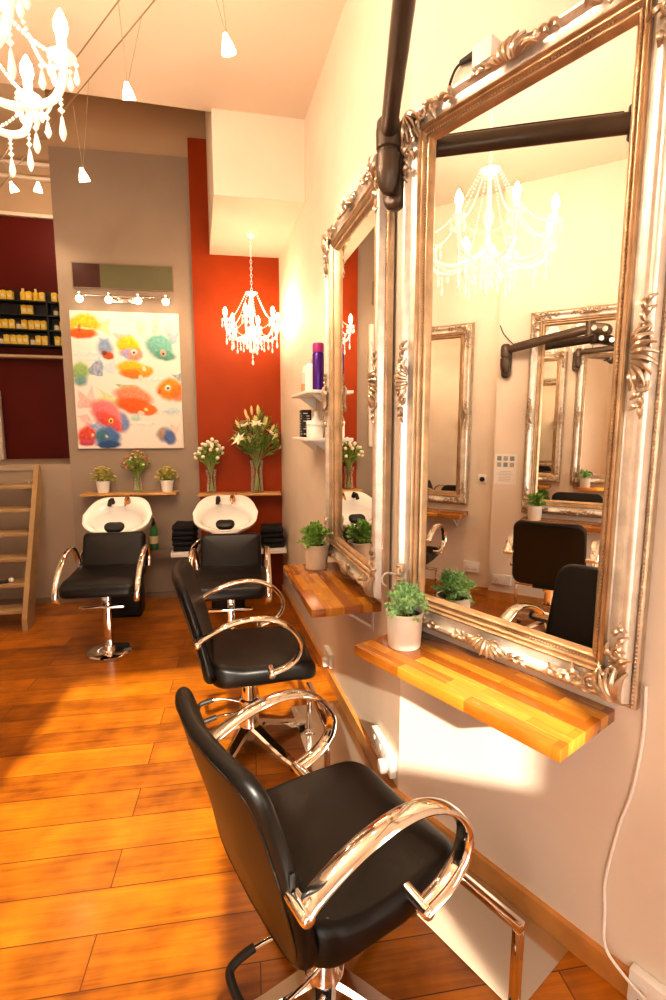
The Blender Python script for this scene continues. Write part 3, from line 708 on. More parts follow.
def vase(label, loc, prof, th=0.003):
    b = MB(); inner = [(max(r - th, 0.0), z + (0.012 if i == 0 else 0)) for i, (r, z) in enumerate(prof)]
    pr = [(0.0, 0.0)] + prof + inner[::-1] + [(0.0, 0.012)]
    b.lathe(pr, 28, caps=False); o = b.build('glass_vase', 'glass'); o.location = loc
    return tag(o, label, 'vase', 'glass vases on the ledges')
def bouquet(label, loc, vh, vr, n, spread, top, low, kind, seed, leafn, leafl, leafw, fl_r, ymax=0.09, xmax=9):
    t = thing('flower_bouquet', label, 'flowers', loc, 0, 'cut flower bouquets')
    rr = random.Random(seed); bs = MB(); bl = MB(); tips = []
    def fin(b, *a, **k):
        for v in b.v:
            if v.y > ymax - 0.03: v.y = ymax - 0.03 + 0.03 * math.tanh((v.y - ymax + 0.03) / 0.05) * 0.9
            if v.x > xmax - 0.03: v.x = xmax - 0.03 + 0.03 * math.tanh((v.x - xmax + 0.03) / 0.05) * 0.9
        return b.build(*a, **k)
    for k in range(n):
        a = 2.4 * k + rr.uniform(-.3, .3); f = math.sqrt((k + 0.5) / n); out = spread * f * rr.uniform(0.8, 1.0)
        zt = top - (top - low) * (f ** 1.6) * rr.uniform(0.55, 1.0) - rr.uniform(0, 0.10) * (top - vh)
        base = Vector((-math.cos(a) * vr * 0.5, -math.sin(a) * vr * 0.5, 0.016)); neck = Vector((math.cos(a) * vr * 0.45 * f, math.sin(a) * vr * 0.45 * f, vh * 0.92))
        tip = Vector((math.cos(a) * out, math.sin(a) * out, zt)); mid = neck.lerp(tip, 0.5) + Vector((0, 0, 0.025))
        pth = smooth_path([base, neck, mid, tip], 5); bs.tube(pth, 0.0022, 5); tips.append((tip, (tip - mid).normalized()))
        for q in range(leafn):
            i = rr.randint(8, len(pth) - 2); p = pth[i]
            dd = Vector((math.cos(a + rr.uniform(-1.2, 1.2)), math.sin(a + rr.uniform(-1.2, 1.2)), rr.uniform(0.1, 1.2)))
            bl.leaf(p, dd, leafl * rr.uniform(0.7, 1.2), leafw)
    fin(bs, 'stems', 'stem', t); fin(bl, 'leaves', 'leafdark' if kind == 'lily' else 'leafgreen', t, smooth=False, recalc=False)
    for k, (tip, dr) in enumerate(tips):
        b = MB(); q = dr.to_track_quat('Z', 'Y').to_matrix().to_4x4(); T = Matrix.Translation(tip) @ q
        if kind == 'lily' and not (k % 3 == 0 and k > 8):
            b.lathe([(0.0, -0.005), (0.008, 0.0), (0.013, 0.035), (0.010, 0.065), (0.0, 0.085)], 8, T, caps=False); fin(b, 'flower_bud', 'budg', t)
        elif kind == 'lily':
            for j in range(6):
                an = j * math.pi / 3; dv = T.to_3x3() @ Vector((math.cos(an), math.sin(an), 0.65)); up = T.to_3x3() @ Vector((0, 0, 1)); b.leaf(tip, dv, fl_r * 1.6, fl_r * 0.6, up, 0.25)
            b.mi = 1; b.ball(tip + dr * 0.012, 0.006, 1); fin(b, 'flower', ['petalw', 'yellowc'], t, smooth=False, recalc=False)
        elif kind == 'tulip':
            b.lathe([(0.0, -0.004), (fl_r * 0.6, 0.002), (fl_r, fl_r * 0.8), (fl_r * 0.92, fl_r * 1.5), (fl_r * 0.55, fl_r * 1.9), (0.0, fl_r * 1.6)], 10, T, caps=False); fin(b, 'flower', 'petalw', t)
        else:
            for lay in range(2):
                for j in range(5):
                    an = j * 1.2566 + lay * 0.6; dv = T.to_3x3() @ Vector((math.cos(an), math.sin(an), 0.3 + lay * 0.7)); b.leaf(tip, dv, fl_r, fl_r * 0.8)
            fin(b, 'flower', 'petalp' if k % 4 else 'petalw', t, smooth=False, recalc=False)
    return t
z1 = 1.0045
vloc = back(-0.645, z1, 0.085); vase('small clear glass vase between the two white pots on the grey wall', vloc, [(0.036, 0.0), (0.036, 0.05), (0.026, 0.09), (0.034, 0.13)])
bouquet('bouquet of small pink flowers below the fish painting', vloc, 0.13, 0.026, 60, 0.135, 0.375, 0.215, 'pink', 11, 5, 0.040, 0.015, 0.015, 0.075)
z2 = 0.9865
vloc = back(-0.005, z2, 0.115); vase('slim clear glass vase at the left on the red wall ledge', vloc, [(0.045, 0.0), (0.040, 0.08), (0.036, 0.14), (0.052, 0.215)])
bouquet('bouquet of small white blooms at the left on the red wall', vloc, 0.21, 0.034, 34, 0.140, 0.475, 0.32, 'tulip', 12, 4, 0.050, 0.020, 0.0165, 0.105)
vloc = back(0.400, z2, 0.115); vase('tall clear glass vase at the right on the red wall ledge', vloc, [(0.060, 0.0), (0.055, 0.10), (0.050, 0.20), (0.062, 0.295)])
bouquet('tall bouquet of lilies and buds at the right on the red wall', vloc, 0.29, 0.05, 36, 0.235, 0.74, 0.34, 'lily', 13, 6, 0.12, 0.022, 0.055, 0.085, 0.225)

# ------------------------------------------------------------------ fish painting
def painting():
    W, H = 0.890, 1.165; NX, NY = 170, 220
    E = []
    def e(cx, cy, rx, ry, ang, col, s=1.0, soft=0.35): E.append((cx, cy, rx * 1.20, ry * 1.14, R(ang), col, s, soft * 0.75))
    for cx, cy, rx, ry, c in ((150, 300, 90, 14, (.80, .90, .92)), (460, 430, 90, 10, (.85, .92, .93)), (540, 580, 60, 22, (.70, .86, .90)), (400, 640, 90, 12, (.88, .93, .92)), (180, 330, 60, 8, (.82, .90, .95)), (460, 590, 60, 8, (.85, .93, .85)), (330, 150, 90, 14, (.95, .93, .85))): e(cx, cy, rx, ry, 0, c, .8, .9)
    e(120, 165, 72, 52, 0, (1, .70, .08)); e(112, 205, 66, 24, 4, (.85, .33, .04)); e(115, 180, 60, 5, 8, (1, .85, .6), .8); e(100, 178, 6, 18, 10, (.5, .2, .1), .7)
    e(220, 275, 34, 46, -25, (.42, .56, .72), .9, .5); e(235, 312, 26, 17, 15, (.70, .28, .10)); e(215, 300, 12, 10, 0, (.45, .15, .08))
    e(330, 268, 52, 44, 20, (1, .78, .05)); e(340, 308, 50, 26, 10, (.62, .60, .80), .9); e(365, 310, 30, 28, 0, (.90, .55, .35), .8); e(357, 300, 13, 15, 0, (.98, .85, .8)); e(357, 302, 5, 6, 0, (.2, .15, .2))
    e(390, 180, 24, 40, 0, (.84, .88, .72), .8, .6); e(460, 180, 18, 42, 8, (.96, .80, .74), .8, .6); e(525, 190, 28, 40, 0, (.95, .78, .78), .7, .7)
    e(480, 275, 66, 55, 25, (.42, .72, .66)); e(505, 318, 50, 25, 12, (.30, .60, .52)); e(497, 308, 13, 16, 0, (.85, .65, .55)); e(497, 310, 5, 6, 0, (.15, .2, .2))
    e(345, 375, 64, 38, 8, (1, .70, .06)); e(355, 402, 62, 22, 8, (.95, .46, .04)); e(415, 390, 30, 24, 0, (.96, .62, .08)); e(405, 379, 9, 10, 0, (1, .95, .85)); e(388, 420, 10, 14, 20, (.98, .9, .8), .8)
    e(105, 385, 42, 50, 0, (.52, .70, .38), .95, .5); e(108, 430, 32, 26, 0, (.35, .60, .62), .9, .6); 
    e(530, 477, 58, 52, 0, (1, .52, .05)); e(570, 500, 30, 35, 0, (.95, .38, .08), .8); e(520, 470, 13, 14, 0, (.98, .95, .85)); e(520, 472, 6, 7, 0, (.15, .25, .45)); e(480, 485, 8, 14, 0, (.85, .35, .1))
    e(290, 530, 20, 40, 20, (.5, .72, .4), .8, .6)
    e(355, 508, 86, 46, 14, (.98, .52, .36)); e(365, 555, 88, 38, 14, (.93, .34, .05)); e(430, 575, 34, 24, 0, (.92, .40, .10)); e(415, 572, 8, 9, 0, (.98, .85, .5)); e(390, 590, 14, 12, 0, (.98, .9, .85), .8)
    e(300, 630, 32, 50, -20, (.42, .52, .76), .95, .4); e(225, 585, 74, 58, 38, (.96, .46, .48)); e(245, 628, 66, 32, 38, (.90, .30, .26)); e(250, 625, 11, 12, 0, (.95, .85, .4)); e(250, 625, 5, 6, 0, (.1, .1, .1))
    e(140, 695, 42, 48, 0, (.86, .28, .20)); e(140, 730, 34, 14, 0, (.75, .25, .35)); e(165, 692, 7, 8, 0, (.95, .8, .6))
    e(235, 705, 56, 54, 0, (.25, .42, .66)); e(240, 740, 52, 20, 0, (.12, .26, .48)); e(232, 700, 6, 7, 0, (.9, .85, .5)); e(205, 695, 20, 25, 0, (.2, .45, .45), .7)
    e(505, 692, 36, 36, 0, (.48, .55, .66), .95, .5); e(492, 690, 20, 24, 0, (.72, .55, .38), .8); e(530, 708, 26, 34, -20, (.25, .38, .66), .95, .4)
    e(365, 610, 26, 18, 0, (.68, .88, .80), .8, .6)
    F = []
    def fan(pts, col, s=0.9): F.append((pts, col, s))
    fan([(180, 165), (245, 140), (235, 180), (250, 225), (185, 190)], (.72, .84, .48), .8)
    fan([(140, 375), (195, 318), (215, 365), (210, 410), (150, 400)], (.36, .54, .74), .9)
    fan([(205, 360), (265, 335), (275, 375), (262, 405), (215, 385)], (.62, .84, .92), .6)
    fan([(180, 550), (95, 470), (100, 520), (90, 560), (150, 560)], (.98, .68, .66), .75)
    fan([(110, 560), (160, 450), (175, 520), (170, 560)], (.98, .74, .72), .6)
    fan([(280, 520), (170, 455), (215, 500), (165, 525), (270, 545)], (.78, .90, .50), .8)
    fan([(300, 470), (262, 446), (375, 455), (385, 475)], (.45, .72, .38), .9)
    fan([(300, 262), (248, 205), (300, 215), (345, 215), (330, 245)], (.98, .68, .66), .8)
    fan([(195, 690), (130, 628), (170, 640), (200, 618), (225, 665)], (.42, .64, .90), .9)
    fan([(150, 660), (95, 600), (140, 590), (165, 630)], (.98, .70, .70), .7)
    fan([(535, 690), (530, 640), (560, 660), (580, 640), (560, 700), (575, 735)], (.97, .80, .78), .8)
    fan([(530, 270), (510, 205), (545, 225), (570, 210), (560, 265)], (.46, .62, .78), .8)
    fan([(205, 262), (183, 220), (215, 240), (235, 225), (235, 262)], (.52, .66, .82), .8)
    fan([(570, 440), (535, 405), (565, 412), (590, 395), (590, 440)], (.34, .52, .62), .85)
    fan([(435, 265), (398, 245), (420, 275), (410, 300)], (.60, .84, .80), .8)
    def inside(px, py, P):
        c = False; j = len(P) - 1
        for i in range(len(P)):
            if (P[i][1] > py) != (P[j][1] > py) and px < (P[j][0] - P[i][0]) * (py - P[i][1]) / (P[j][1] - P[i][1]) + P[i][0]: c = not c
            j = i
        return c
    from mathutils import noise as nz
    rr = random.Random(2); vs = []; cols = []
    for j in range(NY + 1):
        for i in range(NX + 1):
            u, v = i / NX, j / NY
            # canvas u,v to reference layout units
            x = 53 + 517 * u; yt = 95 + 35 * u; y = yt + (759 - yt) * v; x = (53 + 47 * (y - 95) / 665) * (1 - u) + (570 + 27 * (y - 130) / 628) * u
            c = [0.74, 0.70, 0.645]
            x0_, y0_ = x, y; x += 4 * nz.noise(Vector((x0_ / 22, y0_ / 22, 0))); y += 4 * nz.noise(Vector((x0_ / 22, y0_ / 22, 5)))
            for P_, col, s in F:
                if inside(x, y, P_):
                    k = s * (0.75 + 0.35 * nz.noise(Vector((x / 14, y / 14, 2))))
                    for q in range(3): c[q] = c[q] * (1 - k) + (col[q] ** 2.3) * 0.80 * k
            for cx, cy, rx, ry, an, col, s, soft in E:
                dx, dy = x - cx, y - cy
                a = dx * math.cos(an) + dy * math.sin(an); bb = -dx * math.sin(an) + dy * math.cos(an)
                dd = math.sqrt((a / rx) ** 2 + (bb / (ry * (max(0.3, 1 - 0.25 * abs(a / rx)) if rx > 45 else 1.0))) ** 2)
                if dd < 1.15:
                    k = max(0, min(1, (1.08 - dd) / (soft + 0.08))) * s
                    w = 0.97 + 0.28 * nz.noise(Vector((x / 12, y / 12, 9))) - 0.20 * (bb / ry)
                    for q in range(3): c[q] = c[q] * (1 - k) + min(1, (col[q] ** 1.8) * w * 0.80) * k
            cols.append((*c, 1)); vs.append((W / 2 - W * u, 0.0305, H / 2 - H * v))
    b = MB(); b.v = [Vector(v) for v in vs]
    b.f = [[j * (NX + 1) + i, j * (NX + 1) + i + 1, (j + 1) * (NX + 1) + i + 1, (j + 1) * (NX + 1) + i] for j in range(NY) for i in range(NX)]; b.m = [0] * len(b.f)
    t = thing('fish_painting', 'large white canvas painted with bright tropical fish on the grey wall', 'painting', back(-0.69, 1.972, 0.001), TH_BACK)
    m, nt, bs = new_mat('watercolour_fish'); at = nt.nodes.new('ShaderNodeAttribute'); at.attribute_name = 'paint'
    nt.links.new(at.outputs['Color'], bs.inputs['Base Color']); bs.inputs['Roughness'].default_value = 0.6
    o = b.build('painted_face', m, t, recalc=False)
    ca = o.data.color_attributes.new('paint', 'FLOAT_COLOR', 'POINT')
    for i, c in enumerate(cols): ca.data[i].color = c
    b = MB(); b.box((0, 0.015, 0), (W, 0.030, H), 0.002); b.build('stretched_canvas', 'paper', t)
painting()

# picture light bar
t = thing('picture_light', 'four-bulb spotlight bar on the grey wall above the fish painting', 'lamp', back(-0.68, 2.655, 0.001), TH_BACK)
b = MB(); b.box((0.0, 0.012, 0), (0.22, 0.024, 0.05), 0.004); b.build('wall_plate', 'chrome', t)
b = MB(); b.tube([(-0.37, 0.05, 0.02), (0.37, 0.05, 0.02)], 0.008, 10); b.tube([(-0.06, 0.02, 0.02), (-0.06, 0.05, 0.02)], 0.006, 8); b.tube([(0.06, 0.02, 0.02), (0.06, 0.05, 0.02)], 0.006, 8); b.build('bar', 'chrome', t)
for x in (-0.345, -0.12, 0.115, 0.345):
    b = MB(); b.tube([(x, 0.05, 0.015), (x, 0.085, -0.005)], 0.006, 8); b.lathe([(0.012, 0.04), (0.022, 0.02), (0.028, -0.012), (0.026, -0.014), (0.020, 0.01)], 16, Matrix.Translation((x, 0.10, -0.01)) @ Matrix.Rotation(R(-25), 4, 'X'), caps=False); hd = b.build('spot_head', 'chrome', t)
    b = MB(); b.ball((x, 0.108, -0.022), 0.030, 2); b.build('bulb', 'barglow', hd)

# ------------------------------------------------------------------ chandeliers
def make_chandelier(name, label, loc, Rad, narm, zb, zarm, zc, ztop, zceil, k=1.0, dens=1.0):
    # loc = ceiling point; z values are absolute
    t = thing(name, label, 'chandelier', (loc[0], loc[1], 0), 0.0, 'crystal chandeliers')
    b = MB(); b.lathe([(0.0, zceil), (0.055 * k, zceil), (0.055 * k, zceil - 0.012), (0.03 * k, zceil - 0.035), (0.0, zceil - 0.04)], 20); b.build('ceiling_rose', 'whitegloss', t)
    b = MB(); nl = int((zceil - 0.03 - ztop) / (0.032 * k))
    for i in range(nl):
        z = ztop + (i + 0.5) * (zceil - 0.03 - ztop) / nl; a = (i % 2) * math.pi / 2; w = 0.009 * k; h = 0.021 * k
        pts = [(w * math.cos(q) * math.cos(a), w * math.cos(q) * math.sin(a), z + h * math.sin(q)) for q in [2 * math.pi * j / 10 for j in range(10)]]
        b.tube(pts, 0.0022 * k, 5, closed=True)
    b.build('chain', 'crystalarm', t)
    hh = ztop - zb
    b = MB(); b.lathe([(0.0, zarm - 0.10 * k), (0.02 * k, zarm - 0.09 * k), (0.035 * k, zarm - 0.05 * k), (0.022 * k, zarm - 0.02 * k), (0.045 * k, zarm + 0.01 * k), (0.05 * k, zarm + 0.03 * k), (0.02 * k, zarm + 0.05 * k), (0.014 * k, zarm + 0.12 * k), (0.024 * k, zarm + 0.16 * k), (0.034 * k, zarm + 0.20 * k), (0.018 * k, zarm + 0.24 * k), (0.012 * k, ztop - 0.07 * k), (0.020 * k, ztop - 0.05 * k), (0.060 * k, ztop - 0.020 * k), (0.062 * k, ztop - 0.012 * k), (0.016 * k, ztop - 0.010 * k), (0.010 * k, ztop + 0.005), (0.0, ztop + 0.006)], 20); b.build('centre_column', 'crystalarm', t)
    def bead(b, p, r):
        x, y, z = p
        b.add([(x + r, y, z), (x, y + r, z), (x - r, y, z), (x, y - r, z), (x, y, z + r * 1.15), (x, y, z - r * 1.15)], [[0, 1, 4], [1, 2, 4], [2, 3, 4], [3, 0, 4], [1, 0, 5], [2, 1, 5], [3, 2, 5], [0, 3, 5]])
    def drop(b, p, l, r):
        x, y, z = p; bead(b, (x, y, z - r), r)
        b.lathe([(0.0, z - 2 * r), (r * 0.5, z - 2 * r - l * 0.15), (r * 1.15, z - 2 * r - l * 0.68), (r * 0.6, z - 2 * r - l * 0.92), (0.0, z - 2 * r - l)], 6, Matrix.Translation((x, y, 0)), caps=False)
    for i in range(narm):
        a = 2 * math.pi * i / narm + 0.22; ca, sa = math.cos(a), math.sin(a)
        P = lambda r, z: Vector((r * ca, r * sa, z))
        pth = smooth_path([P(0.035 * k, zarm + 0.005), P(Rad * 0.30, zarm - 0.055 * k), P(Rad * 0.62, zarm - 0.085 * k), P(Rad * 0.90, zarm - 0.045 * k), P(Rad, zarm + 0.035 * k), P(Rad * 0.985, zarm + 0.07 * k)], 6)
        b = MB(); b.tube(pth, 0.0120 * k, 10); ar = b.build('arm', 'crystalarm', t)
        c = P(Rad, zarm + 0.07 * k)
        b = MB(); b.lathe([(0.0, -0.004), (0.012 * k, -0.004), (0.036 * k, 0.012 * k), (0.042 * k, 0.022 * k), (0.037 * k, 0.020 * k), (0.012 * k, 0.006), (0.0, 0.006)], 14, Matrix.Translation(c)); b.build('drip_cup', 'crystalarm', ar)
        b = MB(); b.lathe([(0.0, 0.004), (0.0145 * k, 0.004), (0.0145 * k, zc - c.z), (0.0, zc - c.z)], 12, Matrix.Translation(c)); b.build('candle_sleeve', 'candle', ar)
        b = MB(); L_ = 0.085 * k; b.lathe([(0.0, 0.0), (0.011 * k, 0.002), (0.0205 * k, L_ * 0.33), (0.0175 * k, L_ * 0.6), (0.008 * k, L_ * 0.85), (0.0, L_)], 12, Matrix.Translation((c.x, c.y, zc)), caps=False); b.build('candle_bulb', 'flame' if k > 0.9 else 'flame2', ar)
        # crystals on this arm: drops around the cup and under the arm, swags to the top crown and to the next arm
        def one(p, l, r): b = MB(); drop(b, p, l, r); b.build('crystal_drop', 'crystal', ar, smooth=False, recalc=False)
        for j in range(5):
            an = 2 * math.pi * j / 5; one(c + Vector((math.cos(an) * 0.038 * k, math.sin(an) * 0.038 * k, 0.010 * k)), 0.050 * k, 0.0090 * k)
        for f, dl in ((0.30, 0.055), (0.5, 0.065), (0.7, 0.08)):
            q = Vector(pth[int(f * (len(pth) - 1))]); b = MB()
            for j in range(3): bead(b, q - Vector((0, 0, 0.015 * k + j * 0.014 * k)), 0.0075 * k)
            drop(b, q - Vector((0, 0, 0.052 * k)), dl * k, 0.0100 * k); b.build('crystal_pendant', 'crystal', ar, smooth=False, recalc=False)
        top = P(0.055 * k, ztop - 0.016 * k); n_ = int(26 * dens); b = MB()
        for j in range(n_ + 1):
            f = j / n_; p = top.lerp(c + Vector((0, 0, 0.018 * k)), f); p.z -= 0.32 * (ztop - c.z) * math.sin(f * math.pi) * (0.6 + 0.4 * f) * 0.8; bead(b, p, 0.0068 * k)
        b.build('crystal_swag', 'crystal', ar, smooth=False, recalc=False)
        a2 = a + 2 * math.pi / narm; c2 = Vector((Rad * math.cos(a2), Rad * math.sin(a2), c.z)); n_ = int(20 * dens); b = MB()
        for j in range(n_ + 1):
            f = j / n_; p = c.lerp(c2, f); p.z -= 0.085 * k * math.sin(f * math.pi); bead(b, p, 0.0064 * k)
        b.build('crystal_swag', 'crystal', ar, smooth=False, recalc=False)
        one(c.lerp(c2, 0.5) - Vector((0, 0, 0.09 * k)), 0.055 * k, 0.0095 * k)
    # lower basket of drops
    b = MB()
    for ring, (rr_, zz) in enumerate(((Rad * 0.34, zarm - 0.07 * k), (Rad * 0.22, zarm - 0.11 * k), (Rad * 0.10, zarm - 0.14 * k))):
        n_ = (14, 10, 6)[ring]
        for j in range(n_):
            an = 2 * math.pi * j / n_; p = Vector((rr_ * math.cos(an), rr_ * math.sin(an), zz)); drop(b, p, (0.05, 0.055, 0.06)[ring] * k, 0.0085 * k)
            for q in range(4):
                f = q / 4; bead(b, (rr_ * (1 - f * .7) * math.cos(an), rr_ * (1 - f * .7) * math.sin(an), zz + f * 0.07 * k), 0.006 * k)
    drop(b, (0, 0, zb + 0.085 * k), 0.065 * k, 0.012 * k); 
    for q in range(4): bead(b, (0, 0, zb + 0.09 * k + q * 0.02 * k), 0.009 * k)
    b.build('crystal_basket', 'crystal', t, smooth=False, recalc=False)
    return t
CH1 = (-0.79, 1.82); CH2 = (0.343, 4.25)
make_chandelier('chandelier', 'large glowing crystal chandelier at the top left corner', CH1, 0.385, 8, 2.36, 2.61, 2.75, 3.08, CEIL, 1.0, 1.25)
make_chandelier('chandelier', 'small crystal chandelier hanging in front of the red wall', CH2, 0.215, 6, 2.07, 2.335, 2.43, 2.635, 3.06, 0.79, 0.8)

# ------------------------------------------------------------------ cable lights
def cable(label, a, c):
    b = MB(); b.tube([a, c], 0.0032, 6)
    o = b.build('lighting_cable', 'wire'); return tag(o, label, 'cable')
ZK = 3.45
A1, A2 = Vector((0.27, 1.76, ZK)), Vector((-1.42, 4.385, ZK))
B1, B2 = Vector((0.37, 1.81, ZK)), Vector((-1.30, 4.33, ZK))
dc = (A2 - A1).normalized(); pc = Vector((dc.y, -dc.x, 0))
C1, C2 = A1 - dc * 0.6, A2 + dc * 0.75
D1, D2 = C1 + pc * 0.11, C2 + pc * 0.11
cable('thin lighting cable across the ceiling, left of the pair', C1, C2)
cable('thin lighting cable across the ceiling, right of the pair', D1, D2)
def pend(label, X, Y, z, aim, lit=True):
    t = thing('cable_spotlight', label, 'lamp', (X, Y, z), 0, 'glass spotlights hung from the ceiling cables')
    s0 = (Vector((X, Y, ZK)) - C1).dot(dc)
    wa, wb = C1 + dc * s0, D1 + dc * s0
    for w in (wa, wb):
        b = MB(); b.tube([Vector((w.x - X, w.y - Y, ZK - z)), Vector((0, 0, 0.03))], 0.0012, 5); b.build('suspension_wire', 'wire', t)
    q = Vector(aim).normalized().to_track_quat('-Z', 'Y').to_matrix().to_4x4()
    b = MB(); b.lathe([(0.008, 0.035), (0.012, 0.022), (0.022, 0.0), (0.030, -0.030), (0.028, -0.031), (0.020, -0.002), (0.010, 0.018)], 16, q, caps=False); b.build('glass_shade', 'frost', t)
    b = MB(); b.tube([(0, 0, 0.02), (0, 0, 0.04)], 0.007, 8); b.build('lamp_holder', 'chrome', t)
    b = MB(); b.ball(q @ Vector((0, 0, -0.012)), 0.020, 2); b.build('bulb', 'spotglow' if lit else 'frost', t)
def on_cable(X, Y): return (X, Y)
pend('hanging spotlight at centre top, nearest the white bulkhead', 0.110, 2.30, 3.075, (0.25, 0.3, -1))
pend('hanging spotlight at upper left below the taut cables', -0.325, 2.73, 3.095, (0.1, 0.6, -1))
pend('bright hanging spotlight in front of the grey wall top', -0.645, 3.27, 2.945, (0.2, 0.5, -1))
pend('leftmost hanging spotlight, in front of the maroon alcove', -1.345, 4.40, 3.295, (0.3, 0.5, -1))
pend('unlit-looking hanging spotlight just right of the leftmost one', -1.195, 4.46, 3.335, (-0.2, 0.5, -1), False)

# ------------------------------------------------------------------ wall arms (colour processor arms)
def wall_arm(label, p0, p1, out, sgn):
    p0, p1 = Vector(p0), Vector(p1); dd = (p1 - p0).normalized(); out = Vector(out)
    t = thing('wall_swing_arm', label, 'swing arm', (0, 0, 0), 0, 'dark metal swing arms on the walls')
    b = MB(); c = p0 - out * 0.050 - Vector((0, 0, 0.10)); T = Matrix.Translation(c) @ out.to_track_quat('Z', 'Y').to_matrix().to_4x4()
    bb = MB(); bb.cushion(0.085, 0.26, 0.05, 0.04, 0.02, 0.004); b.add(bb.v, bb.f, T); b.build('wall_bracket', 'gun', t)
    b = MB(); b.lathe([(0, 0.055), (0.025, 0.052), (0.040, 0.035), (0.043, 0.0), (0.041, -0.05), (0.034, -0.055), (0.034, -0.065), (0.042, -0.070), (0.042, -0.12), (0.034, -0.165), (0.018, -0.19), (0, -0.195)], 22, Matrix.Translation(p0), caps=False); b.build('pivot', 'gun', t)
    b = MB(); b.tube([p0 + dd * 0.01, p0.lerp(p1, 0.5), p1], 0.033, 18, flat=0.85); ar = b.build('arm', 'gun', t)
    b = MB(); b.tube([p0 + dd * 0.07 + Vector((0, 0, 0.034)), p0.lerp(p1, .5) + Vector((0, 0, 0.036)), p1 - dd * 0.05 + Vector((0, 0, 0.034))], 0.005, 8); b.build('cable_cover', 'gun2', ar)
    b = MB(); b.tube([p1 + Vector((0, 0, -0.045)), p1 + Vector((0, 0, 0.05))], 0.036, 18); b.build('elbow_joint', 'gun', t)
    sd = dd.cross(Vector((0, 0, 1))) * sgn
    b = MB(); T2 = Matrix.Translation(p1 + dd * 0.09 - Vector((0, 0, 0.03)))
    b.cushion(0.16, 0.085, 0.06, 0.04, 0.02, 0.004, lambda u, v, w: p1 + dd * (0.075 + u) + Vector((0, 0, -0.02 + v - 0.35 * u)) + sd * w); hd = b.build('head_joint', 'gun', t)
    for f in (0.04, 0.12):
        for s_ in (-1, 1):
            c = p1 + dd * f + Vector((0, 0, -0.02 - 0.35 * (f - 0.075))); b = MB(); b.tube([c + sd * 0.028 * s_, c + sd * 0.040 * s_], 0.020, 16); b.build('knob', 'chrome', hd)
    return t
wall_arm('dark metal swing arm rising from between the two right-hand mirrors', (0.615, 1.785, 2.545), (0.425, 1.10, 2.555), (-0.76, -0.62, 0), 1)
wall_arm('dark metal swing arm on the opposite wall, seen in the big mirror', left_n(1.90, 2.225, 0.078), (-1.93, 1.26, 2.31), nL, -1)

# ------------------------------------------------------------------ small white shelves and products on the far right wall
for nm, z, s0, s1, dp in (('upper', 1.775, 1.045, 1.57, 0.15), ('lower', 1.505, 1.045, 1.54, 0.15)):
    t = thing('product_shelf', '%s of the two small white wall shelves beside the edge-on mirror' % nm, 'shelf', far((s0 + s1) / 2, z), TH_FAR)
    b = MB(); b.box((0, dp / 2 + 0.001, -0.009), (s1 - s0, dp, 0.018), 0.002); b.build('board', 'white', t)
    for x in (-0.18, 0.18):
        b = MB(); b.prism([(0.002, -0.018), (0.11, -0.018), (0.10, -0.028), (0.012, -0.09), (0.002, -0.09)], -0.008, 0.008, Matrix.Translation((x, 0, 0)) @ Matrix(((0, 0, 1, 0), (1, 0, 0, 0), (0, 1, 0, 0), (0, 0, 0, 1)))); b.build('bracket', 'white', t)
def bottle(name, label, cat, loc, prof, m, capprof=None, mcap=None, group=None, extra=None):
    t = thing(name, label, cat, loc, 0, group)
    b = MB(); b.lathe(prof, 20, caps=False); b.build('body', m, t)
    if capprof: b = MB(); b.lathe(capprof, 20, caps=False); b.build('cap', mcap, t)
    if extra: b = MB(); b.lathe(extra[0], 20, caps=False); b.build('sticker', extra[1], t)
    return t
bottle('spray_can', 'tall purple hairspray can with magenta cap on the upper white shelf', 'can', far(1.10, 1.776, 0.075), [(0, 0), (0.031, 0), (0.033, 0.006), (0.033, 0.20), (0.029, 0.212), (0, 0.214)], 'purple', [(0.029, 0.208), (0.0325, 0.210), (0.0325, 0.252), (0.028, 0.260), (0, 0.262)], 'purplelid')
bottle('shampoo_bottle', 'white bottle beside the purple can on the upper white shelf', 'bottle', far(1.27, 1.776, 0.085), [(0, 0), (0.030, 0), (0.032, 0.006), (0.032, 0.15), (0.014, 0.17), (0, 0.17)], 'white', [(0, 0.168), (0.017, 0.168), (0.016, 0.19), (0, 0.19)], 'greyplastic')
bottle('shampoo_bottle', 'grey bottle with orange base label on the upper white shelf', 'bottle', far(1.41, 1.776, 0.085), [(0, 0), (0.026, 0), (0.027, 0.006), (0.027, 0.13), (0.012, 0.145), (0, 0.145)], 'greyplastic', [(0, 0.143), (0.013, 0.143), (0.013, 0.17), (0, 0.17)], 'white', None, ([(0.0274, 0.01), (0.0274, 0.06)], 'orangelabel'))
t = thing('product_box', 'black patterned box on the lower white shelf', 'box', far(1.42, 1.506, 0.085), TH_FAR)
b = MB(); b.box((0, 0, 0.085), (0.085, 0.06, 0.17), 0.003); b.build('carton', 'blackp', t)
b = MB()
for k in range(9): b.box((rnd.uniform(-.025, .025), 0.0305, 0.02 + k * 0.016), (rnd.uniform(0.02, 0.05), 0.001, 0.006)); b.box((-0.043, rnd.uniform(-.012, .012), 0.02 + k * 0.016), (0.001, rnd.uniform(0.012, 0.03), 0.006))
b.build('printed_pattern', 'greyplastic', t, smooth=False)
t = thing('tub', 'squat white tub with a tilted white lid on the lower white shelf', 'tub', far(1.17, 1.506, 0.08), 0)
b = MB(); b.lathe([(0, 0), (0.045, 0), (0.05, 0.008), (0.05, 0.07), (0.046, 0.075), (0, 0.075)], 24, caps=False); b.build('body', 'white', t)
b = MB(); b.lathe([(0, 0.074), (0.053, 0.074), (0.053, 0.095), (0.05, 0.10), (0, 0.10)], 24, caps=False); b.build('lid', 'whitegloss', t)
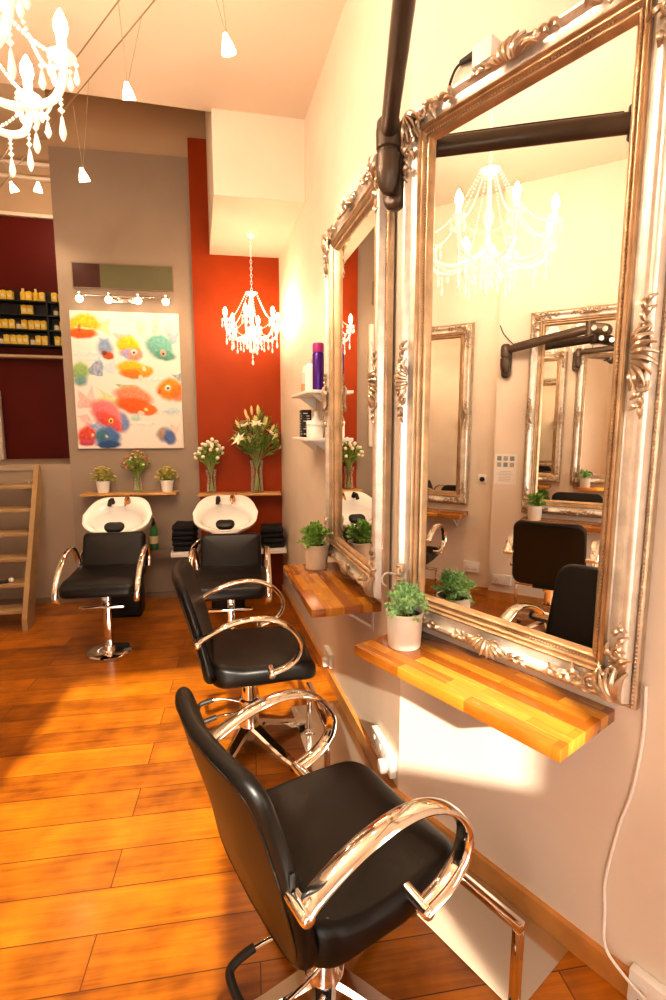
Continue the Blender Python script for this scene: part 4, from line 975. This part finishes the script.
bottle('shampoo_bottle', 'white bottle behind the squat tub on the lower white shelf', 'bottle', far(1.275, 1.506, 0.05), [(0, 0), (0.026, 0), (0.028, 0.006), (0.028, 0.11), (0.013, 0.13), (0, 0.13)], 'white', [(0, 0.128), (0.015, 0.128), (0.014, 0.16), (0, 0.16)], 'white')

# ------------------------------------------------------------------ yellow products in the alcove
t = thing('display_shelving', 'black display shelving on the maroon alcove wall holding yellow products', 'shelving', (-1.88, 5.995, 0), 0)
b = MB(); b.box((0, -0.006, 2.67), (0.96, 0.012, 0.56)); b.build('back_panel', 'blackp', t)
rows = [2.832, 2.70, 2.555, 2.405]
for z in rows: b = MB(); b.box((0, -0.075, z - 0.008), (0.96, 0.13, 0.014), 0.002); b.build('shelf_board', 'blackp', t)
b = MB(); b.box((0.31, -0.075, 2.62), (0.014, 0.13, 0.44)); b.build('divider', 'blackp', t)
for x in (-0.473, 0.473): b = MB(); b.box((x, -0.075, 2.60), (0.014, 0.13, 0.42)); b.build('side_panel', 'blackp', t)
b = MB(); b.box((-1.66, 5.93, 2.29), (1.28, 0.13, 0.03), 0.004); struct(b.build('trim_7', 'tan'))
ordn = ['first', 'second', 'third', 'fourth', 'fifth', 'sixth', 'seventh', 'eighth', 'ninth', 'tenth', 'eleventh', 'twelfth', 'thirteenth', 'fourteenth', 'fifteenth', 'sixteenth', 'seventeenth', 'eighteenth']
rown = ['top alcove row', 'second alcove row', 'third alcove row', 'bottom alcove row']
proto = {}
def product(kind, label, loc, rz):
    if kind in proto: return copy_tree(proto[kind], None, label, loc, rz)
    t = thing('product_bottle', label, 'bottle', loc, rz, 'yellow hair products in the alcove')
    if kind == 'box':
        b = MB(); b.box((0, 0, 0.047), (0.053, 0.047, 0.094), 0.004); b.build('body', 'yellow', t)
        b = MB(); b.lathe([(0, 0.088), (0.011, 0.088), (0.011, 0.100), (0, 0.100)], 10, caps=False); b.build('cap', 'yellowpale', t)
        b = MB(); b.box((0, -0.0242, 0.045), (0.034, 0.001, 0.03)); b.build('sticker', 'yellowpale', t)
    elif kind == 'tall':
        b = MB(); b.lathe([(0, 0), (0.026, 0), (0.027, 0.005), (0.027, 0.085), (0.014, 0.10), (0, 0.10)], 14, caps=False); b.build('body', 'yellow', t)
        b = MB(); b.lathe([(0, 0.098), (0.013, 0.098), (0.013, 0.125), (0, 0.125)], 10, caps=False); b.build('cap', 'yellowpale', t)
    else:
        b = MB(); b.lathe([(0, 0), (0.024, 0), (0.025, 0.005), (0.025, 0.055), (0, 0.055)], 14, caps=False); b.build('body', 'yellowpale', t)
        b = MB(); b.lathe([(0, 0.054), (0.026, 0.054), (0.026, 0.075), (0, 0.077)], 14, caps=False); b.build('cap', 'brownlid', t)
    proto[kind] = t; return t
for ri, z in enumerate(rows):
    xs = []
    x = 0.43
    while x > -0.43:
        if abs(x - 0.31) > 0.052: xs.append(x)
        x -= 0.058
    if ri == 1: xs = [xs[0], xs[1], xs[4], xs[5], xs[10], xs[11]]
    if ri == 0: xs = [x for i, x in enumerate(xs) if i not in (6, 9)]
    for i, x in enumerate(xs):
        kind = ('tall' if (i * 7 + ri * 3) % 5 < 2 else 'box') if ri == 0 else ('box' if (i + ri * 2) % 5 else 'jar') if ri != 1 else ('jar' if i in (0, 1, 4, 5) else 'box')
        kd = {'tall': 'tall yellow bottle', 'box': 'square yellow bottle', 'jar': 'small pale jar with a dark lid'}[kind]
        product(kind, '%s, %s from the right on the %s' % (kd, ordn[i], rown[ri]), (-1.88 + x, 5.925 + rnd.uniform(-0.01, 0.01), z), rnd.uniform(-0.15, 0.15))

# ------------------------------------------------------------------ staircase
t = thing('staircase', 'open wooden staircase at the left leading up to the maroon alcove', 'staircase', (0, 0, 0), 0)
sy0, sy1, sz1 = 4.235, 4.83, 1.255; SX = -1.455
for x in (SX, SX - 0.86):
    b = MB(); sl = (sy1 - sy0) / sz1
    poly = [(sy0, 0.0), (sy0 + 0.14, 0.0), (sy1 + 0.0, 1.03), (sy1, sz1), (sy1 - 0.035, sz1), (sy0, 0.10)]
    vs = [(x - 0.019, y, z) for y, z in poly] + [(x + 0.019, y, z) for y, z in poly]; n = len(poly)
    b.add(vs, [list(range(n)), list(range(n, 2 * n))[::-1]] + [[i, (i + 1) % n, n + (i + 1) % n, n + i] for i in range(n)]); b.build('stringer', 'stair', t, smooth=False)
for k in range(6):
    z = 0.165 + 0.186 * k; y = sy0 + (z - 0.1) * (sy1 - 0.035 - sy0) / (sz1 - 0.1)
    b = MB(); b.box((SX - 0.43, y + 0.085, z - 0.016), (0.822, 0.165, 0.032), 0.003); b.build('tread', 'stair', t)
t = thing('hand_tool', 'small black handled tool with a white round tip lying on a stair tread', 'tool', (-1.60, 4.39, 0.352), R(15))
b = MB(); b.tube([(-0.13, 0, 0.014), (0.0, 0, 0.016)], 0.013, 10); b.build('handle', 'blackp', t)
b = MB(); b.ball((0.022, 0, 0.022), 0.021, 2); b.build('tip', 'white', t)

# ------------------------------------------------------------------ sockets, switches, wires, papers
def socket(label, loc, rz, w=0.146, h=0.086, dep=0.012, n=2, plug=0, name='wall_socket', m='white'):
    t = thing(name, label, 'socket', loc, rz)
    b = MB(); b.box((0, dep / 2 + 0.001, 0), (w, dep, h), 0.004); b.build('face_plate', m, t)
    for k in range(n):
        x = (k - (n - 1) / 2) * w / max(n, 1) * 0.95
        b = MB(); b.box((x, dep + 0.002, h * 0.22), (0.012, 0.004, 0.018), 0.001); b.build('rocker_switch', 'white', t)
        b = MB()
        for px, pz in ((0, 0.0), (-0.011, -0.02), (0.011, -0.02)): b.box((x + px, dep + 0.0008, pz - 0.005), (0.005, 0.001, 0.007))
        b.build('pin_holes', 'blackp', t)
        if k < plug: b = MB(); b.box((x, dep + 0.018, -0.014), (0.045, 0.034, 0.048), 0.008); b.build('plug', 'white', t)
    return t
socket('big white multi-socket low on the right wall behind the nearest chair seat', far(0.135, 0.165), TH_FAR, 0.24, 0.10, 0.03, 3, 1)
socket('small white socket low on the right wall by the far shelf', far(1.10, 0.165), TH_FAR, 0.15, 0.09, 0.03, 2, 1)
socket('white socket at the bottom right corner by the hanging cable', near(0.375, 0.055), TH_NEAR, 0.15, 0.10, 0.03, 2, 0)
socket('white socket seen reflected low on the opposite wall, left one', left_f(2.16, 0.26, 0), TH_LEFT, 0.15, 0.10, 0.03, 2, 0)
socket('white socket seen reflected low on the opposite wall, right one', left_n(1.86, 0.20, 0), TH_LEFT, 0.17, 0.09, 0.04, 2, 0)
t = thing('light_switch', 'small white switch plate with black dot, reflected beside the narrow mirror', 'switch', left_f(2.09, 1.10), TH_LEFT)
b = MB(); b.box((0, 0.006, 0), (0.085, 0.012, 0.085), 0.003); b.build('face_plate', 'white', t)
b = MB(); b.tube([(0, 0.010, 0), (0, 0.026, 0)], 0.022, 16); b.build('dial', 'blackp', t)
socket('small taupe socket plate on the wall above the stair treads', back(-1.575, 1.075, -0.029), TH_BACK, 0.085, 0.085, 0.01, 1, 0, 'wall_socket', 'taupe2')
# price sheet reflected
t = thing('notice_sheet', 'white paper notice with small pictures, reflected left of the opposite mirror', 'poster', left_n(1.875, 1.205, 0.001), TH_LEFT)
b = MB(); b.box((0, 0.0015, 0), (0.19, 0.003, 0.27)); b.build('sheet', 'paper', t)
for k in range(3):
    for j in range(2):
        b = MB(); b.box((-0.055 + 0.055 * k, 0.0035, 0.095 - 0.055 * j), (0.038, 0.001, 0.040)); b.build('picture_block', ('inkblue', 'inkgrey')[(k + j) % 2], t, smooth=False)
b = MB()
for k in range(7): b.box((rnd.uniform(-.01, .01), 0.0035, -0.02 - 0.014 * k), (rnd.uniform(0.09, 0.15), 0.001, 0.003))
b.build('text_lines', 'inkgrey', t, smooth=False)
# cables
def wire(name, label, pts, r, m, cat='cable', sm=8):
    b = MB(); b.tube(smooth_path(pts, sm), r, 7); return tag(b.build(name, m), label, cat)
wire('power_cable', 'white cable hanging down the wall from the largest mirror', [near(0.476, 0.90, 0.012), near(0.474, 0.76, 0.008), near(0.487, 0.60, 0.010), near(0.512, 0.48, 0.008), near(0.535, 0.30, 0.009), near(0.530, 0.20, 0.010), near(0.515, 0.11, 0.026), near(0.46, 0.075, 0.034), near(0.40, 0.07, 0.050)], 0.0045, 'white')
wire('hook', 'small white wall hook in the gap between the two right-hand mirrors', [far(0.06, 0.975, 0.001), far(0.06, 0.985, 0.040), far(0.06, 0.97, 0.060), far(0.06, 0.945, 0.058), far(0.06, 0.932, 0.042)], 0.004, 'white', 'hook')
t = thing('mirror_cable', 'short dark lead with a plug on top edge of the largest mirror', 'cable', (0, 0, 0), 0)
b = MB(); b.tube(smooth_path([near(1.175, 2.612, 0.02), near(1.170, 2.645, 0.014), near(1.150, 2.670, 0.014), near(1.115, 2.672, 0.018)], 6), 0.004, 7); b.build('lead', 'gun2', t)
b = MB(); b.tube([near(1.130, 2.672, 0.018), near(1.075, 2.668, 0.018)], [0.008, 0.013], 10); b.build('plug', 'gun2', t)
b = MB(); b.box(near(1.030, 2.640, 0.028), (0.045, 0.07, 0.060), 0.006, Matrix.Rotation(TH_NEAR - R(90), 4, 'Z')); tag(b.build('junction_box', 'white'), 'small white box on the wall just above the largest mirror', 'junction box')
wire('arm_lead', 'thin dark lead curving above the reflected swing arm', [left_n(1.96, 2.44, 0.06), left_n(1.94, 2.38, 0.02), left_n(1.89, 2.32, 0.03), left_n(1.84, 2.27, 0.07)], 0.004, 'gun2')

# ------------------------------------------------------------------ lights
def point(name, loc, e, col=(1, 0.70, 0.40), r=0.08):
    l = bpy.data.lights.new(name, 'POINT'); l.energy = e; l.color = col; l.shadow_soft_size = r
    o = bpy.data.objects.new(name, l); COL.objects.link(o); o.location = loc; return o
def spot(name, loc, aim, e, ang=80, col=(1, 0.76, 0.52), r=0.03):
    l = bpy.data.lights.new(name, 'SPOT'); l.energy = e; l.color = col; l.shadow_soft_size = r; l.spot_size = R(ang); l.spot_blend = 0.8
    o = bpy.data.objects.new(name, l); COL.objects.link(o); o.location = loc
    o.rotation_euler = Vector(aim).to_track_quat('-Z', 'Y').to_euler(); return o
WARM = (1, 0.77, 0.56)
for i, (X, Y, z, aim) in enumerate(((0.110, 2.30, 3.0, (0.25, 0.3, -1)), (-0.325, 2.73, 3.0, (0.1, 0.6, -1)), (-0.645, 3.27, 2.87, (0.2, 0.6, -1)), (-1.345, 4.40, 3.22, (0.0, 0.6, -1)))):
    spot('cable_spot_light', (X, Y, z), aim, (38, 38, 16, 14)[i], 110)
for x in (-0.345, -0.12, 0.115, 0.345):
    p = back(-0.68 - x, 2.60, 0.22); spot('picture_spot_light', p, (0, 0.25, -1), 1.2, 140)
point('alcove_light', (-1.5, 5.3, 3.6), 14, WARM, 0.1)
sun = bpy.data.lights.new('sun', 'SUN'); sun.energy = 11.0; sun.angle = R(1.2); sun.color = (1, 0.90, 0.74)
so = bpy.data.objects.new('sun', sun); COL.objects.link(so); so.rotation_euler = Vector((0.075, 1, -0.47)).to_track_quat('-Z', 'Y').to_euler()

w = bpy.data.worlds.new('sky'); scn.world = w; w.use_nodes = True
bg = w.node_tree.nodes['Background']; bg.inputs['Color'].default_value = (1.0, 0.95, 0.87, 1); bg.inputs['Strength'].default_value = 5.2

# ------------------------------------------------------------------ camera
cam = bpy.data.cameras.new('camera'); co = bpy.data.objects.new('camera', cam); COL.objects.link(co)
co.location = (0, 0, 1.55); co.rotation_euler = (R(90 - 7.8), 0, R(-13.3))
cam.sensor_fit = 'VERTICAL'; cam.sensor_height = 36.0; cam.lens = 510.0 / 1000.0 * 36.0; cam.clip_start = 0.02
scn.camera = co
scn.view_settings.view_transform = 'Standard'; scn.view_settings.look = 'None'
scn.view_settings.exposure = 0.25; scn.view_settings.gamma = 0.86
scn.cycles.use_denoising = True
scn.cycles.max_bounces = 12; scn.cycles.diffuse_bounces = 5; scn.cycles.glossy_bounces = 8; scn.cycles.transmission_bounces = 8
scn.cycles.sample_clamp_indirect = 6.0
scn.cycles.caustics_reflective = False; scn.cycles.caustics_refractive = False
